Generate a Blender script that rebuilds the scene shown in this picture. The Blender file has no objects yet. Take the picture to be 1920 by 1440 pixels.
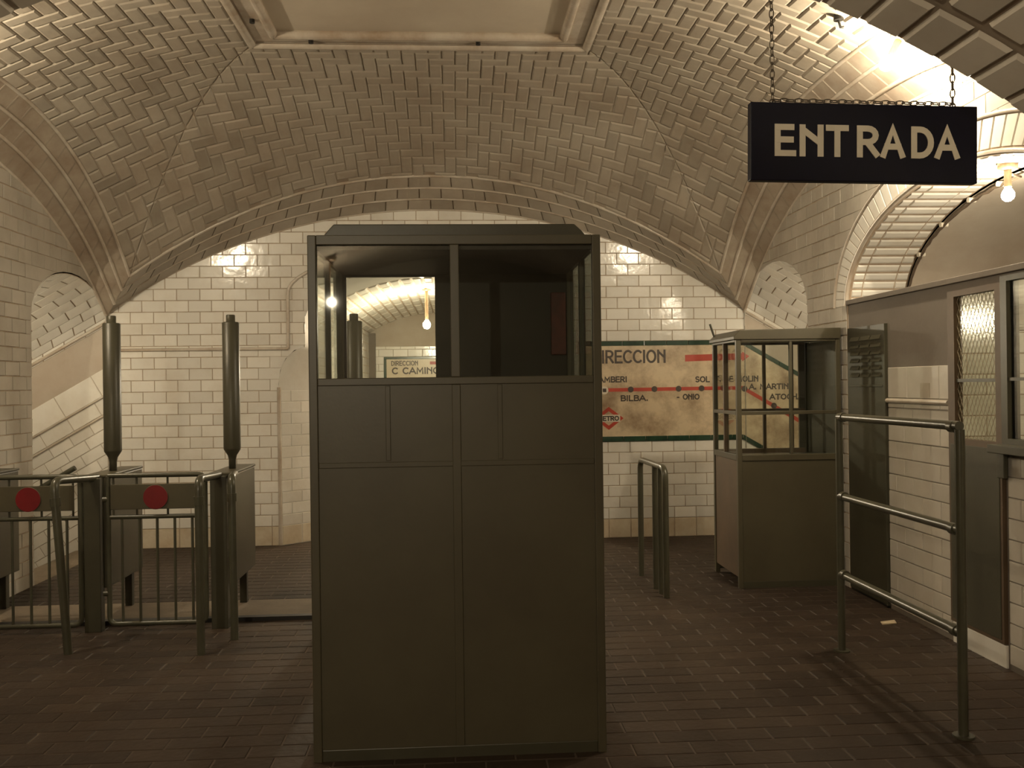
import bpy, bmesh, math, random
from mathutils import Vector, Matrix
random.seed(7)
scene = bpy.context.scene
C = scene.collection
V3 = Vector

# ------------------------------------------------------------------ camera
F_PX, EYE = 1700.0, V3((0, 0, 1.55))
FWD = V3((0.0610723715, 0.9981332678, 0.0003810994))
RGT = V3((0.9980493017, -0.0610622705, -0.0129996329))
UPV = V3((0.0129520953, -0.0011742744, 0.9999154286))
cam_d = bpy.data.cameras.new('camera')
cam_d.sensor_width = 36.0
cam_d.lens = F_PX / 1920 * 36
cam_d.clip_start = 0.05
cam_o = bpy.data.objects.new('camera', cam_d)
C.objects.link(cam_o)
m = Matrix.Identity(4)
for i in range(3):
    m[i][0], m[i][1], m[i][2], m[i][3] = RGT[i], UPV[i], -FWD[i], EYE[i]
cam_o.matrix_world = m
scene.camera = cam_o

# ------------------------------------------------------------------ world, exposure
w = bpy.data.worlds.new('world')
scene.world = w
w.use_nodes = True
w.node_tree.nodes['Background'].inputs[0].default_value = (1.0, 0.8, 0.55, 1)
w.node_tree.nodes['Background'].inputs[1].default_value = 0.0
vs = scene.view_settings
vs.view_transform = 'Standard'
vs.look = 'None'
vs.gamma = 1.0
vs.use_curve_mapping = False
vs.exposure = 0.0
LAMP_RGB = (1.0, 0.86, 0.63)
LAMPS = dict(right=80, left=90, passage=130, alcove=34, stair_left=12, stair_right=14, near=168)


def screen(p):
    d = V3(p) - EYE
    z = d.dot(FWD)
    if z < 0.2:
        return None
    return (960 + F_PX * d.dot(RGT) / z, 720 - F_PX * d.dot(UPV) / z)


# ------------------------------------------------------------------ materials
MATS = {}


def mat(name, col, rough=0.5, metal=0.0, col2=None, nscale=4.0, bump=0.0, bscale=40.0, spec=0.5,
        rnd=0.0, contrast=(0.35, 0.7), streak=False):
    if name in MATS:
        return MATS[name]
    mt = bpy.data.materials.new(name)
    mt.use_nodes = True
    nt = mt.node_tree
    b = nt.nodes['Principled BSDF']
    b.inputs['Roughness'].default_value = rough
    b.inputs['Metallic'].default_value = metal
    b.inputs['Specular IOR Level'].default_value = spec
    geo = nt.nodes.new('ShaderNodeNewGeometry')
    out = None
    if col2 is not None:
        n = nt.nodes.new('ShaderNodeTexNoise')
        n.inputs['Scale'].default_value = nscale
        n.inputs['Detail'].default_value = 6
        n.inputs['Roughness'].default_value = 0.65
        if streak:
            mp = nt.nodes.new('ShaderNodeMapping')
            mp.inputs['Scale'].default_value = (1, 1, 0.25)
            nt.links.new(geo.outputs['Position'], mp.inputs[0])
            nt.links.new(mp.outputs[0], n.inputs['Vector'])
        else:
            nt.links.new(geo.outputs['Position'], n.inputs['Vector'])
        r = nt.nodes.new('ShaderNodeMapRange')
        r.inputs['From Min'].default_value, r.inputs['From Max'].default_value = contrast
        nt.links.new(n.outputs['Fac'], r.inputs['Value'])
        mx = nt.nodes.new('ShaderNodeMix')
        mx.data_type = 'RGBA'
        mx.inputs['A'].default_value = (*col, 1)
        mx.inputs['B'].default_value = (*col2, 1)
        nt.links.new(r.outputs[0], mx.inputs['Factor'])
        out = mx.outputs['Result']
    if rnd > 0:
        oi = nt.nodes.new('ShaderNodeObjectInfo')
        hs = nt.nodes.new('ShaderNodeHueSaturation')
        r2 = nt.nodes.new('ShaderNodeMapRange')
        r2.inputs['To Min'].default_value = 1 - rnd
        r2.inputs['To Max'].default_value = 1.0
        nt.links.new(oi.outputs['Random'], r2.inputs['Value'])
        nt.links.new(r2.outputs[0], hs.inputs['Value'])
        if out is None:
            hs.inputs['Color'].default_value = (*col, 1)
        else:
            nt.links.new(out, hs.inputs['Color'])
        out = hs.outputs[0]
    if out is None:
        b.inputs['Base Color'].default_value = (*col, 1)
    else:
        nt.links.new(out, b.inputs['Base Color'])
    if bump > 0:
        n2 = nt.nodes.new('ShaderNodeTexNoise')
        n2.inputs['Scale'].default_value = bscale
        n2.inputs['Detail'].default_value = 3
        nt.links.new(geo.outputs['Position'], n2.inputs['Vector'])
        bp = nt.nodes.new('ShaderNodeBump')
        bp.inputs['Strength'].default_value = bump
        bp.inputs['Distance'].default_value = 0.01
        nt.links.new(n2.outputs['Fac'], bp.inputs['Height'])
        nt.links.new(bp.outputs[0], b.inputs['Normal'])
    MATS[name] = mt
    return mt


def glass_mat(name, tint=(0.9, 0.93, 0.9), rough=0.02, bump=0.0, ior=1.5):
    mt = bpy.data.materials.new(name)
    mt.use_nodes = True
    nt = mt.node_tree
    for n in list(nt.nodes):
        nt.nodes.remove(n)
    o = nt.nodes.new('ShaderNodeOutputMaterial')
    t = nt.nodes.new('ShaderNodeBsdfTransparent')
    t.inputs[0].default_value = (*tint, 1)
    g = nt.nodes.new('ShaderNodeBsdfGlossy')
    g.inputs['Roughness'].default_value = rough
    lw = nt.nodes.new('ShaderNodeLayerWeight')
    lw.inputs['Blend'].default_value = 0.5
    pw_ = nt.nodes.new('ShaderNodeMath')
    pw_.operation = 'POWER'
    pw_.inputs[1].default_value = 5.0
    nt.links.new(lw.outputs['Facing'], pw_.inputs[0])
    fr = nt.nodes.new('ShaderNodeMapRange')
    fr.inputs['To Min'].default_value = 0.035
    nt.links.new(pw_.outputs[0], fr.inputs['Value'])
    mx = nt.nodes.new('ShaderNodeMixShader')
    nt.links.new(fr.outputs[0], mx.inputs[0])
    nt.links.new(t.outputs[0], mx.inputs[1])
    nt.links.new(g.outputs[0], mx.inputs[2])
    nt.links.new(mx.outputs[0], o.inputs[0])
    if bump > 0:
        n2 = nt.nodes.new('ShaderNodeTexNoise')
        n2.inputs['Scale'].default_value = 30
        bp = nt.nodes.new('ShaderNodeBump')
        bp.inputs['Strength'].default_value = bump
        nt.links.new(n2.outputs['Fac'], bp.inputs['Height'])
        nt.links.new(bp.outputs[0], g.inputs['Normal'])
    MATS[name] = mt
    return mt


def bulb_mat(name, strength):
    mt = bpy.data.materials.new(name)
    mt.use_nodes = True
    nt = mt.node_tree
    for n in list(nt.nodes):
        nt.nodes.remove(n)
    o = nt.nodes.new('ShaderNodeOutputMaterial')
    e = nt.nodes.new('ShaderNodeEmission')
    e.inputs[0].default_value = (*LAMP_RGB, 1)
    e.inputs[1].default_value = strength
    t = nt.nodes.new('ShaderNodeBsdfTransparent')
    a = nt.nodes.new('ShaderNodeAddShader')
    nt.links.new(e.outputs[0], a.inputs[0])
    nt.links.new(t.outputs[0], a.inputs[1])
    nt.links.new(a.outputs[0], o.inputs[0])
    MATS[name] = mt
    return mt


TILE = mat('white_tile', (0.88, 0.85, 0.78), 0.16, col2=(0.74, 0.68, 0.58), nscale=2.2, bump=0.25, bscale=9, rnd=0.14, contrast=(0.45, 0.8))
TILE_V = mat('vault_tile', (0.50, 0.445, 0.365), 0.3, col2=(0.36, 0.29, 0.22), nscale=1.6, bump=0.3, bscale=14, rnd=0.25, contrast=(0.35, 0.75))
TILE_N = mat('soffit_tile', (0.86, 0.80, 0.70), 0.3, col2=(0.74, 0.66, 0.55), nscale=1.6, bump=0.2, bscale=14, rnd=0.15)
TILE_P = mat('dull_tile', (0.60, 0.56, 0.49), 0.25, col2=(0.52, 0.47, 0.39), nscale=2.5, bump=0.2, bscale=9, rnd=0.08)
NEARW = mat('near_wall_paint', (0.20, 0.165, 0.12), 0.6, col2=(0.15, 0.12, 0.085), nscale=2)
TILE_SHADE = mat('shaded_side_tile', (0.58, 0.54, 0.47), 0.2, col2=(0.45, 0.40, 0.33), nscale=2.2, bump=0.25, bscale=9, rnd=0.14, contrast=(0.4, 0.8))  # white tile darkened; weaker light on the side walls put into its colour
TILE_O = mat('ochre_tile', (0.74, 0.66, 0.52), 0.3, col2=(0.58, 0.46, 0.31), nscale=5, bump=0.2, bscale=10, rnd=0.15)
GROUT = mat('grout', (0.50, 0.40, 0.295), 0.9, col2=(0.31, 0.22, 0.145), nscale=8)
GROUT_V = mat('vault_grout', (0.44, 0.375, 0.295), 0.9, col2=(0.30, 0.225, 0.165), nscale=3)
PLASTER = mat('plaster', (0.56, 0.50, 0.42), 0.75, col2=(0.44, 0.36, 0.28), nscale=1.3, bump=0.1, bscale=20)
PLASTER_G = mat('grey_plaster', (0.205, 0.176, 0.145), 0.75, col2=(0.168, 0.14, 0.113), nscale=2, bump=0.1)
PANEL = mat('ceiling_plaster', (0.66, 0.585, 0.475), 0.8, col2=(0.58, 0.50, 0.40), nscale=1.5)
MOULD = mat('glazed_moulding', (0.68, 0.62, 0.53), 0.22, col2=(0.44, 0.34, 0.25), nscale=3, rnd=0.1)
OLIVE = mat('olive_paint', (0.088, 0.077, 0.046), 0.42, col2=(0.072, 0.061, 0.036), nscale=2.5, bump=0.03, bscale=60)
OLIVE_D = mat('dark_olive_paint', (0.066, 0.061, 0.038), 0.4, col2=(0.05, 0.046, 0.028), nscale=3, bump=0.03, bscale=60)
BROWN = mat('brown_paint', (0.13, 0.085, 0.05), 0.5, col2=(0.09, 0.06, 0.035), nscale=4)
TUBE = mat('tube_paint', (0.082, 0.080, 0.052), 0.28, col2=(0.066, 0.06, 0.04), nscale=10)
DARKIN = mat('dark_interior', (0.035, 0.03, 0.024), 0.6, col2=(0.025, 0.021, 0.016), nscale=3)
BLACK = mat('black_metal', (0.012, 0.011, 0.010), 0.5, col2=(0.02, 0.016, 0.012), nscale=6)
FLOOR_T = mat('floor_tile', (0.070, 0.049, 0.034), 0.55, col2=(0.045, 0.032, 0.023), nscale=1.2, bump=0.3, bscale=30, rnd=0.3, spec=0.15)
FLOOR_G = mat('floor_joint', (0.07, 0.052, 0.038), 0.9, col2=(0.12, 0.088, 0.064), nscale=3)
CONC = mat('worn_concrete', (0.24, 0.19, 0.135), 0.8, col2=(0.17, 0.13, 0.09), nscale=4, bump=0.2)
RED = mat('red_enamel', (0.21, 0.008, 0.012), 0.4, col2=(0.17, 0.007, 0.01), nscale=6)
REDP = mat('red_glaze', (0.50, 0.065, 0.035), 0.35, col2=(0.38, 0.05, 0.03), nscale=9)
GREEN = mat('green_glaze', (0.035, 0.085, 0.05), 0.15, col2=(0.02, 0.045, 0.03), nscale=8, rnd=0.3)
MURAL = mat('mural_glaze', (0.66, 0.54, 0.37), 0.3, col2=(0.26, 0.175, 0.105), nscale=4.2, bump=0.1, bscale=15, contrast=(0.40, 0.72))
INK = mat('mural_ink', (0.06, 0.045, 0.035), 0.4, col2=(0.15, 0.105, 0.07), nscale=25, contrast=(0.55, 0.8))
NAVY = mat('navy_enamel', (0.006, 0.006, 0.018), 0.45, col2=(0.005, 0.005, 0.013), nscale=4, spec=0.2)
CREAM = mat('cream_letter', (0.72, 0.66, 0.55), 0.4, col2=(0.66, 0.6, 0.49), nscale=8)
STEEL = mat('dull_steel', (0.22, 0.19, 0.15), 0.35, metal=0.9, col2=(0.1, 0.08, 0.06), nscale=20)
BRASS = mat('lamp_fitting', (0.45, 0.32, 0.2), 0.4, metal=0.3, col2=(0.3, 0.2, 0.12), nscale=20)
CABLE = mat('cable', (0.09, 0.065, 0.045), 0.6, col2=(0.14, 0.10, 0.07), nscale=15)
PORC = mat('porcelain', (0.75, 0.7, 0.6), 0.25, col2=(0.65, 0.58, 0.48), nscale=20)
PAPER = mat('paper', (0.6, 0.5, 0.34), 0.8, col2=(0.5, 0.4, 0.26), nscale=20)
GLASS = glass_mat('window_glass', (0.86, 0.88, 0.85))
GLASS_W = glass_mat('wired_glass', (0.80, 0.82, 0.75), 0.12, 0.4)
WIRE = mat('glass_wire', (0.42, 0.36, 0.26), 0.4, metal=0.2, col2=(0.3, 0.25, 0.18), nscale=20)


# ------------------------------------------------------------------ mesh helpers
class MB:
    def __init__(s):
        s.v, s.f, s.sm = [], [], []

    def add(s, vs_, fs, smooth=False):
        o = len(s.v)
        s.v += [tuple(p) for p in vs_]
        s.f += [tuple(i + o for i in f) for f in fs]
        s.sm += [smooth] * len(fs)

    def box(s, x0, x1, y0, y1, z0, z1):
        s.add([(x0, y0, z0), (x1, y0, z0), (x1, y1, z0), (x0, y1, z0), (x0, y0, z1), (x1, y0, z1), (x1, y1, z1), (x0, y1, z1)],
              [(0, 3, 2, 1), (4, 5, 6, 7), (0, 1, 5, 4), (1, 2, 6, 5), (2, 3, 7, 6), (3, 0, 4, 7)])

    def prism(s, poly, axis, a, b):
        """extrude a 2-D polygon along an axis; axis 'y': poly is (x,z); 'x': poly is (y,z); 'z': poly is (x,y)"""
        def P(p, t):
            return (p[0], t, p[1]) if axis == 'y' else (t, p[0], p[1]) if axis == 'x' else (p[0], p[1], t)
        n = len(poly)
        s.add([P(p, a) for p in poly] + [P(p, b) for p in poly],
              [tuple(range(n))[::-1], tuple(range(n, 2 * n))] + [(i, (i + 1) % n, n + (i + 1) % n, n + i) for i in range(n)])

    def tube(s, pts, r, n=10, cap=True):
        pts = [V3(p) for p in pts]
        rad = r if isinstance(r, (list, tuple)) else [r] * len(pts)
        t0 = (pts[1] - pts[0]).normalized()
        ref = V3((0, 0, 1)) if abs(t0.z) < 0.9 else V3((1, 0, 0))
        nrm = t0.cross(ref).normalized()
        vs_, fs = [], []
        for i, p in enumerate(pts):
            if i == 0:
                t = t0
            elif i == len(pts) - 1:
                t = (pts[i] - pts[i - 1]).normalized()
            else:
                t = ((pts[i + 1] - pts[i]).normalized() + (pts[i] - pts[i - 1]).normalized()).normalized()
            nrm = (nrm - t * nrm.dot(t)).normalized()
            bn = t.cross(nrm)
            for k in range(n):
                a = 2 * math.pi * k / n
                vs_.append(p + (nrm * math.cos(a) + bn * math.sin(a)) * rad[i])
        for i in range(len(pts) - 1):
            for k in range(n):
                k2 = (k + 1) % n
                fs.append((i * n + k, i * n + k2, (i + 1) * n + k2, (i + 1) * n + k))
        s.add(vs_, fs, True)
        if cap:
            m_ = len(pts) - 1
            s.add([vs_[k] for k in range(n)], [tuple(range(n))[::-1]])
            s.add([vs_[m_ * n + k] for k in range(n)], [tuple(range(n))])

    def lathe(s, prof, cx, cy, n=16):
        vs_, fs = [], []
        for (r, z) in prof:
            for k in range(n):
                a = 2 * math.pi * k / n
                vs_.append((cx + r * math.cos(a), cy + r * math.sin(a), z))
        for i in range(len(prof) - 1):
            for k in range(n):
                k2 = (k + 1) % n
                fs.append((i * n + k, i * n + k2, (i + 1) * n + k2, (i + 1) * n + k))
        s.add(vs_, fs, True)

    def torus(s, c, R_, r, ax, n=8, k=5, stretch=1.0):
        c = V3(c)
        ax = V3(ax).normalized()
        u = ax.orthogonal().normalized()
        if abs(ax.z) < 0.5:
            u = V3((0, 0, 1)) - ax * ax.z
            u.normalize()
        v = ax.cross(u)
        vs_, fs = [], []
        for i in range(n):
            a = 2 * math.pi * i / n
            d = u * math.cos(a) + v * math.sin(a)
            ctr = c + u * math.cos(a) * R_ * stretch + v * math.sin(a) * R_
            for j in range(k):
                b = 2 * math.pi * j / k
                vs_.append(ctr + (d * math.cos(b) + ax * math.sin(b)) * r)
        for i in range(n):
            for j in range(k):
                fs.append((i * k + j, ((i + 1) % n) * k + j, ((i + 1) % n) * k + (j + 1) % k, i * k + (j + 1) % k))
        s.add(vs_, fs, True)

    def mesh(s, name, material):
        me = bpy.data.meshes.new(name)
        me.from_pydata(s.v, [], s.f)
        me.polygons.foreach_set('use_smooth', s.sm)
        if material:
            me.materials.append(material)
        me.update()
        return me

    def build(s, name, material, parent=None, bevel=0.0):
        o = bpy.data.objects.new(name, s.mesh(name, material))
        C.objects.link(o)
        if parent is not None:
            o.parent = parent
        if bevel > 0:
            md = o.modifiers.new('bevel', 'BEVEL')
            md.width = bevel
            md.segments = 2
            md.limit_method = 'ANGLE'
        return o


def box(name, material, parent, x0, x1, y0, y1, z0, z1, bevel=0.0):
    b = MB()
    b.box(min(x0, x1), max(x0, x1), min(y0, y1), max(y0, y1), min(z0, z1), max(z0, z1))
    return b.build(name, material, parent, bevel)


def tubeobj(name, material, parent, pts, r, n=10):
    b = MB()
    b.tube(pts, r, n)
    return b.build(name, material, parent)


def fillet(pts, r, n=6):
    pts = [V3(p) for p in pts]
    out = [pts[0]]
    for i in range(1, len(pts) - 1):
        a, b, c = pts[i - 1], pts[i], pts[i + 1]
        d1, d2 = (a - b).normalized(), (c - b).normalized()
        p1, p2 = b + d1 * r, b + d2 * r
        for k in range(n + 1):
            t = k / n
            out.append(p1 * (1 - t) ** 2 + b * 2 * t * (1 - t) + p2 * t * t)
    out.append(pts[-1])
    return out


def thing(name, label, cat, loc=(0, 0, 0), group=None):
    o = bpy.data.objects.new(name, None)
    C.objects.link(o)
    o.empty_display_size = 0.1
    o.location = loc
    tag(o, label, cat, group)
    return o


def tag(o, label, cat, group=None):
    o['label'] = label
    o['category'] = cat
    if group:
        o['group'] = group
    return o


def struct(o, label=None):
    o['kind'] = 'structure'
    if label:
        o['label'] = label
    return o


# ------------------------------------------------------------------ 2-D clipping
def clip_half(poly, a, b):
    """keep the left side of a->b"""
    out = []
    n = len(poly)
    ex, ey = b[0] - a[0], b[1] - a[1]
    for i in range(n):
        p, q = poly[i], poly[(i + 1) % n]
        dp = ex * (p[1] - a[1]) - ey * (p[0] - a[0])
        dq = ex * (q[1] - a[1]) - ey * (q[0] - a[0])
        if dp >= 0:
            out.append(p)
        if (dp > 0 and dq < 0) or (dp < 0 and dq > 0):
            t = dp / (dp - dq)
            out.append((p[0] + (q[0] - p[0]) * t, p[1] + (q[1] - p[1]) * t))
    return out


def area(poly):
    return 0.5 * sum(poly[i][0] * poly[(i + 1) % len(poly)][1] - poly[(i + 1) % len(poly)][0] * poly[i][1] for i in range(len(poly)))


def ccw(poly):
    return poly if area(poly) > 0 else poly[::-1]


def clip_convex(poly, conv):
    for i in range(len(conv)):
        poly = clip_half(poly, conv[i], conv[(i + 1) % len(conv)])
        if len(poly) < 3:
            return []
    return poly


def subtract(poly, conv):
    res = []
    rest = poly
    for i in range(len(conv)):
        a, b = conv[i], conv[(i + 1) % len(conv)]
        o = clip_half(rest, b, a)
        if len(o) >= 3 and area(o) > 1e-5:
            res.append(o)
        rest = clip_half(rest, a, b)
        if len(rest) < 3:
            break
    return res


def bbox(poly):
    xs, ys = [p[0] for p in poly], [p[1] for p in poly]
    return min(xs), max(xs), min(ys), max(ys)


def carve(poly, include=None, excludes=()):
    cur = [poly]
    if include is not None:
        cur = [clip_convex(poly, include)]
    for e in excludes:
        ex0, ex1, ey0, ey1 = bbox(e)
        nxt = []
        for p in cur:
            if len(p) < 3:
                continue
            x0, x1, y0, y1 = bbox(p)
            if x1 <= ex0 or x0 >= ex1 or y1 <= ey0 or y0 >= ey1:
                nxt.append(p)
            else:
                nxt += subtract(p, e)
        cur = nxt
    return [p for p in cur if len(p) >= 3 and area(p) > 1.5e-4]


def rect(x0, y0, x1, y1):
    return [(x0, y0), (x1, y0), (x1, y1), (x0, y1)]


def bond(x0, x1, z0, z1, tw, th, joint=0.004, off=0.0, phase=0):
    out = []
    r = 0
    z = z0
    while z < z1 - 1e-6:
        x = x0 - (tw / 2 if (r + phase) % 2 else 0) - off
        while x < x1:
            out.append(rect(x + joint / 2, z + joint / 2, x + tw - joint / 2, z + th - joint / 2))
            x += tw
        z += th
        r += 1
    return out


def inset(poly, d):
    n = len(poly)
    out = []
    for i in range(n):
        p0, p1, p2 = V3((*poly[i - 1], 0)), V3((*poly[i], 0)), V3((*poly[(i + 1) % n], 0))
        e1, e2 = p1 - p0, p2 - p1
        if e1.length < 1e-6 or e2.length < 1e-6:
            out.append((p1.x, p1.y))
            continue
        e1.normalize()
        e2.normalize()
        n1, n2 = V3((-e1.y, e1.x, 0)), V3((-e2.y, e2.x, 0))
        b = n1 + n2
        L = max(b.length_squared, 0.3)
        b = b * (2 * d / L)
        out.append((p1.x + b.x, p1.y + b.y))
    if area(out) < 0.2 * area(poly):
        cx = sum(p[0] for p in poly) / n
        cy = sum(p[1] for p in poly) / n
        out = [(cx + (p[0] - cx) * 0.7, cy + (p[1] - cy) * 0.7) for p in poly]
    return out


def planar(O, U, V, N):
    O, U, V, N = V3(O), V3(U), V3(V), V3(N)

    def f(s, t):
        return O + U * s + V * t, N
    f.frame = (O, U, V, N)
    return f


def tile_faces(mb, polys, f, h, bev, origin=V3((0, 0, 0))):
    if len(polys) > 1:
        bev = 0.0
    for poly in polys:
        n = len(poly)
        inn = inset(poly, bev) if bev > 0 else poly
        vs_ = []
        for p in poly:
            P, N = f(*p)
            vs_.append(P - origin - N * 0.002)
        for p in inn:
            P, N = f(*p)
            vs_.append(P + N * h - origin)
        mb.add(vs_, [tuple(range(n, 2 * n))] + [(i, (i + 1) % n, n + (i + 1) % n, n + i) for i in range(n)])


MESH_CACHE = {}


def lay(parent, cells, f, material, h=0.005, bev=0.004, name='tile', limit=300, tilt=0.0, hide=()):
    """cells: list of lists of convex polygons (one list = one tile). The largest in view become objects."""
    items = []
    for polys in cells:
        if not polys:
            continue
        polys = [ccw(p) for p in polys]
        big = max(polys, key=area)
        cx = sum(p[0] for p in big) / len(big)
        cy = sum(p[1] for p in big) / len(big)
        sc = [screen(f(*p)[0]) for p in big]
        a = 0.0
        if all(sc):
            mx, my = sum(q[0] for q in sc) / len(sc), sum(q[1] for q in sc) / len(sc)
            a = abs(area(sc))
            if not (-10 < mx < 1930 and -10 < my < 1450):
                a *= 1e-4
            elif any(x0 < mx < x1 and y0 < my < y1 for x0, y0, x1, y1 in hide):
                a *= 1e-3
        items.append((a, polys, (cx, cy)))
    items.sort(key=lambda q: -q[0])
    rest = MB()
    fr = getattr(f, 'frame', None)
    for idx, (a, polys, c) in enumerate(items):
        if idx < limit:
            if fr is not None:
                O, U, V, N = fr
                loc = [[(p[0] - c[0], p[1] - c[1]) for p in q] for q in polys]
                key = (material.name, h, bev, tuple(tuple((round(x, 4), round(y, 4)) for x, y in q) for q in loc))
                me = MESH_CACHE.get(key)
                if me is None:
                    mb = MB()
                    g = planar((0, 0, 0), (1, 0, 0), (0, 1, 0), (0, 0, 1))
                    tile_faces(mb, loc, g, h, bev)
                    me = mb.mesh(name, material)
                    MESH_CACHE[key] = me
                o = bpy.data.objects.new(name, me)
                M = Matrix.Identity(4)
                P = O + U * c[0] + V * c[1]
                for i in range(3):
                    M[i][0], M[i][1], M[i][2], M[i][3] = U[i], V[i], N[i], P[i]
                if tilt:
                    M = M @ Matrix.Rotation(random.gauss(0, tilt), 4, 'X') @ Matrix.Rotation(random.gauss(0, tilt), 4, 'Y')
                o.matrix_local = M
            else:
                P = f(*c)[0]
                mb = MB()
                tile_faces(mb, polys, f, h, bev, P)
                o = bpy.data.objects.new(name, mb.mesh(name, material))
                o.location = P
            C.objects.link(o)
            o.parent = parent
        else:
            tile_faces(rest, polys, f, h, bev)
    if rest.f:
        o = rest.build(name + '_field', material, parent)
        o['kind'] = 'stuff'
    return len(items)


def base_mesh(name, f, include, excludes, material, step=0.5, parent=None, kind=True):
    x0, x1, y0, y1 = bbox(include)
    mb = MB()
    x = x0
    while x < x1 - 1e-6:
        y = y0
        while y < y1 - 1e-6:
            for p in carve(rect(x, y, min(x + step, x1), min(y + step, y1)), include, excludes):
                mb.add([f(*q)[0] for q in p], [tuple(range(len(p)))])
            y += step
        x += step
    o = mb.build(name, material, parent)
    if kind and parent is None:
        struct(o)
    return o


def strip_mesh(name, fn, ns, nt, material, parent=None, smooth=True):
    """surface fn(s,t) for s,t in 0..1"""
    mb = MB()
    vs_ = [fn(i / ns, j / nt) for i in range(ns + 1) for j in range(nt + 1)]
    mb.add(vs_, [(i * (nt + 1) + j, (i + 1) * (nt + 1) + j, (i + 1) * (nt + 1) + j + 1, i * (nt + 1) + j + 1) for i in range(ns) for j in range(nt)], smooth)
    o = mb.build(name, material, parent)
    if parent is None:
        struct(o)
    return o


def surf(fn, eps=1e-3, flip=1.0):
    def g(s, t):
        P = V3(fn(s, t))
        du = V3(fn(s + eps, t)) - V3(fn(s - eps, t))
        dv = V3(fn(s, t + eps)) - V3(fn(s, t - eps))
        return P, du.cross(dv).normalized() * flip
    return g


# ================================================================== THE HALL
XL, XR, YB, YF = -3.37, 2.91, 9.0, 2.9
XC, YC = -0.23, 5.95
TW, TH = 0.2216, 0.1108
KIOSK_PX = (596, 445, 1128, 1440)

# ---- floor
floor_f = planar((0, 0, 0), (1, 0, 0), (0, 1, 0), (0, 0, 1))
fl = base_mesh('floor', floor_f, rect(XL, -3.0, XR, 9.0), [], FLOOR_G, 1.0)
fl['label'] = 'brown tiled floor of the vaulted hall'
cells = [carve(c, rect(-3.37, 0.6, 2.91, 9.0)) for c in bond(-3.4, 2.95, 0.6, 9.0, 0.25, 0.125, 0.005)]
lay(fl, cells, floor_f, FLOOR_T, 0.003, 0.004, tilt=0.004, hide=(KIOSK_PX,))

# ---- arches of the vault
def side_in(y):
    return 2.25 + 1.07 * max(0.0, 1 - abs((y - YC) / 3.05) ** 2.4)


def side_out(y):
    return 2.6 + 1.04 * max(0.0, 1 - abs((y - YC) / 2.65) ** 2.6)


def back_in(x):
    d = x - XC
    return 3.29 - 5.43 + math.sqrt(5.43 ** 2 - d * d)


def back_out(x):
    return 2.6 + 0.93 * max(0.0, 1 - abs((x - XC) / 2.78) ** 2.1)


VA, VB, PX_, PY_ = 2.78, 2.65, 1.25, 0.8
ZP = 4.05


def zvault(x, y):
    u, v = abs(x - XC), abs(y - YC)
    tu = (u - PX_) / (VA - PX_)
    tv = (v - PY_) / (VB - PY_)
    t = max(tu, tv)
    if t <= 0:
        return ZP
    t = min(t, 1.0)
    zg = 2.6 + (ZP - 2.6) * (1 - t ** 1.9)
    if tv >= tu:
        q = u / (PX_ + (VA - PX_) * t)
        zc = 3.53 + (ZP - 3.53) * (1 - t ** 1.8)
    else:
        q = v / (PY_ + (VB - PY_) * t)
        zc = 3.64 + (ZP - 3.64) * (1 - t ** 1.8)
    p = 2.1 if tv >= tu else 2.6
    return zg + (zc - zg) * (1 - min(q, 1.0) ** p)


# ---- opening of the passage to the platform, in the back wall
OPC = -0.28


def opening(n=10):
    half = []
    half.append((1.46, -0.01))
    half.append((1.46, 1.583))
    for k in range(1, 5):
        a = k / 4 * 0.98
        half.append((1.46 - 0.265 * (1 - math.cos(a * math.pi / 2)) ** 1.0, 1.583 + 0.36 * math.sin(a * math.pi / 2)))
    half.append((1.195, 2.25))
    for k in range(1, n + 1):
        d = 1.195 * (1 - k / n)
        half.append((d, 2.25 + 0.47 * math.sqrt(max(0, 1 - (d / 1.2) ** 2)) - 0.0))
    return half


HALF = opening()
# convex pieces that together make the opening
OPEN_LOW = rect(OPC - 1.46, -0.02, OPC + 1.46, 1.583)
hl = [(d, z) for d, z in HALF if 1.58 <= z <= 1.95]
OPEN_MID = ccw([(OPC - d, z) for d, z in hl] + [(OPC + d, z) for d, z in hl[::-1]])
OPEN_UP = ccw([(OPC - 1.195, 1.90)] + [(OPC - d, z) for d, z in HALF[6:]] + [(OPC + d, z) for d, z in HALF[6:-1][::-1]] + [(OPC + 1.195, 1.90)])

# ---- back wall
back_f = planar((0, YB, 0), (1, 0, 0), (0, 0, 1), (0, -1, 0))
arch_b = [(XL, -0.0), (XR, -0.0)] + [(XR + (XL - XR) * k / 40, back_in(XR + (XL - XR) * k / 40) + 0.02) for k in range(41)]
wb = base_mesh('wall_back', back_f, arch_b, [OPEN_LOW, OPEN_MID, OPEN_UP], GROUT, 0.4)
wb['label'] = 'white tiled end wall under a wide low arch'
EX = [OPEN_LOW, OPEN_MID, OPEN_UP]
mural_rect = rect(1.22, 0.965, XR, 1.97)
base_course = [carve(c, arch_b, EX) for c in bond(XL, XR, 0.0, 0.19, 0.2216, 0.19, 0.005)]
lay(wb, base_course, back_f, TILE_O, 0.004, 0.004, name='base_tile', hide=(KIOSK_PX,))
Z0 = 0.19
cells = [carve(c, arch_b, EX + [mural_rect]) for c in bond(XL, XR, Z0, 3.4, TW, TH, 0.0034)]
lay(wb, cells, back_f, TILE, 0.005, 0.004, tilt=0.006, hide=(KIOSK_PX,))

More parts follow.
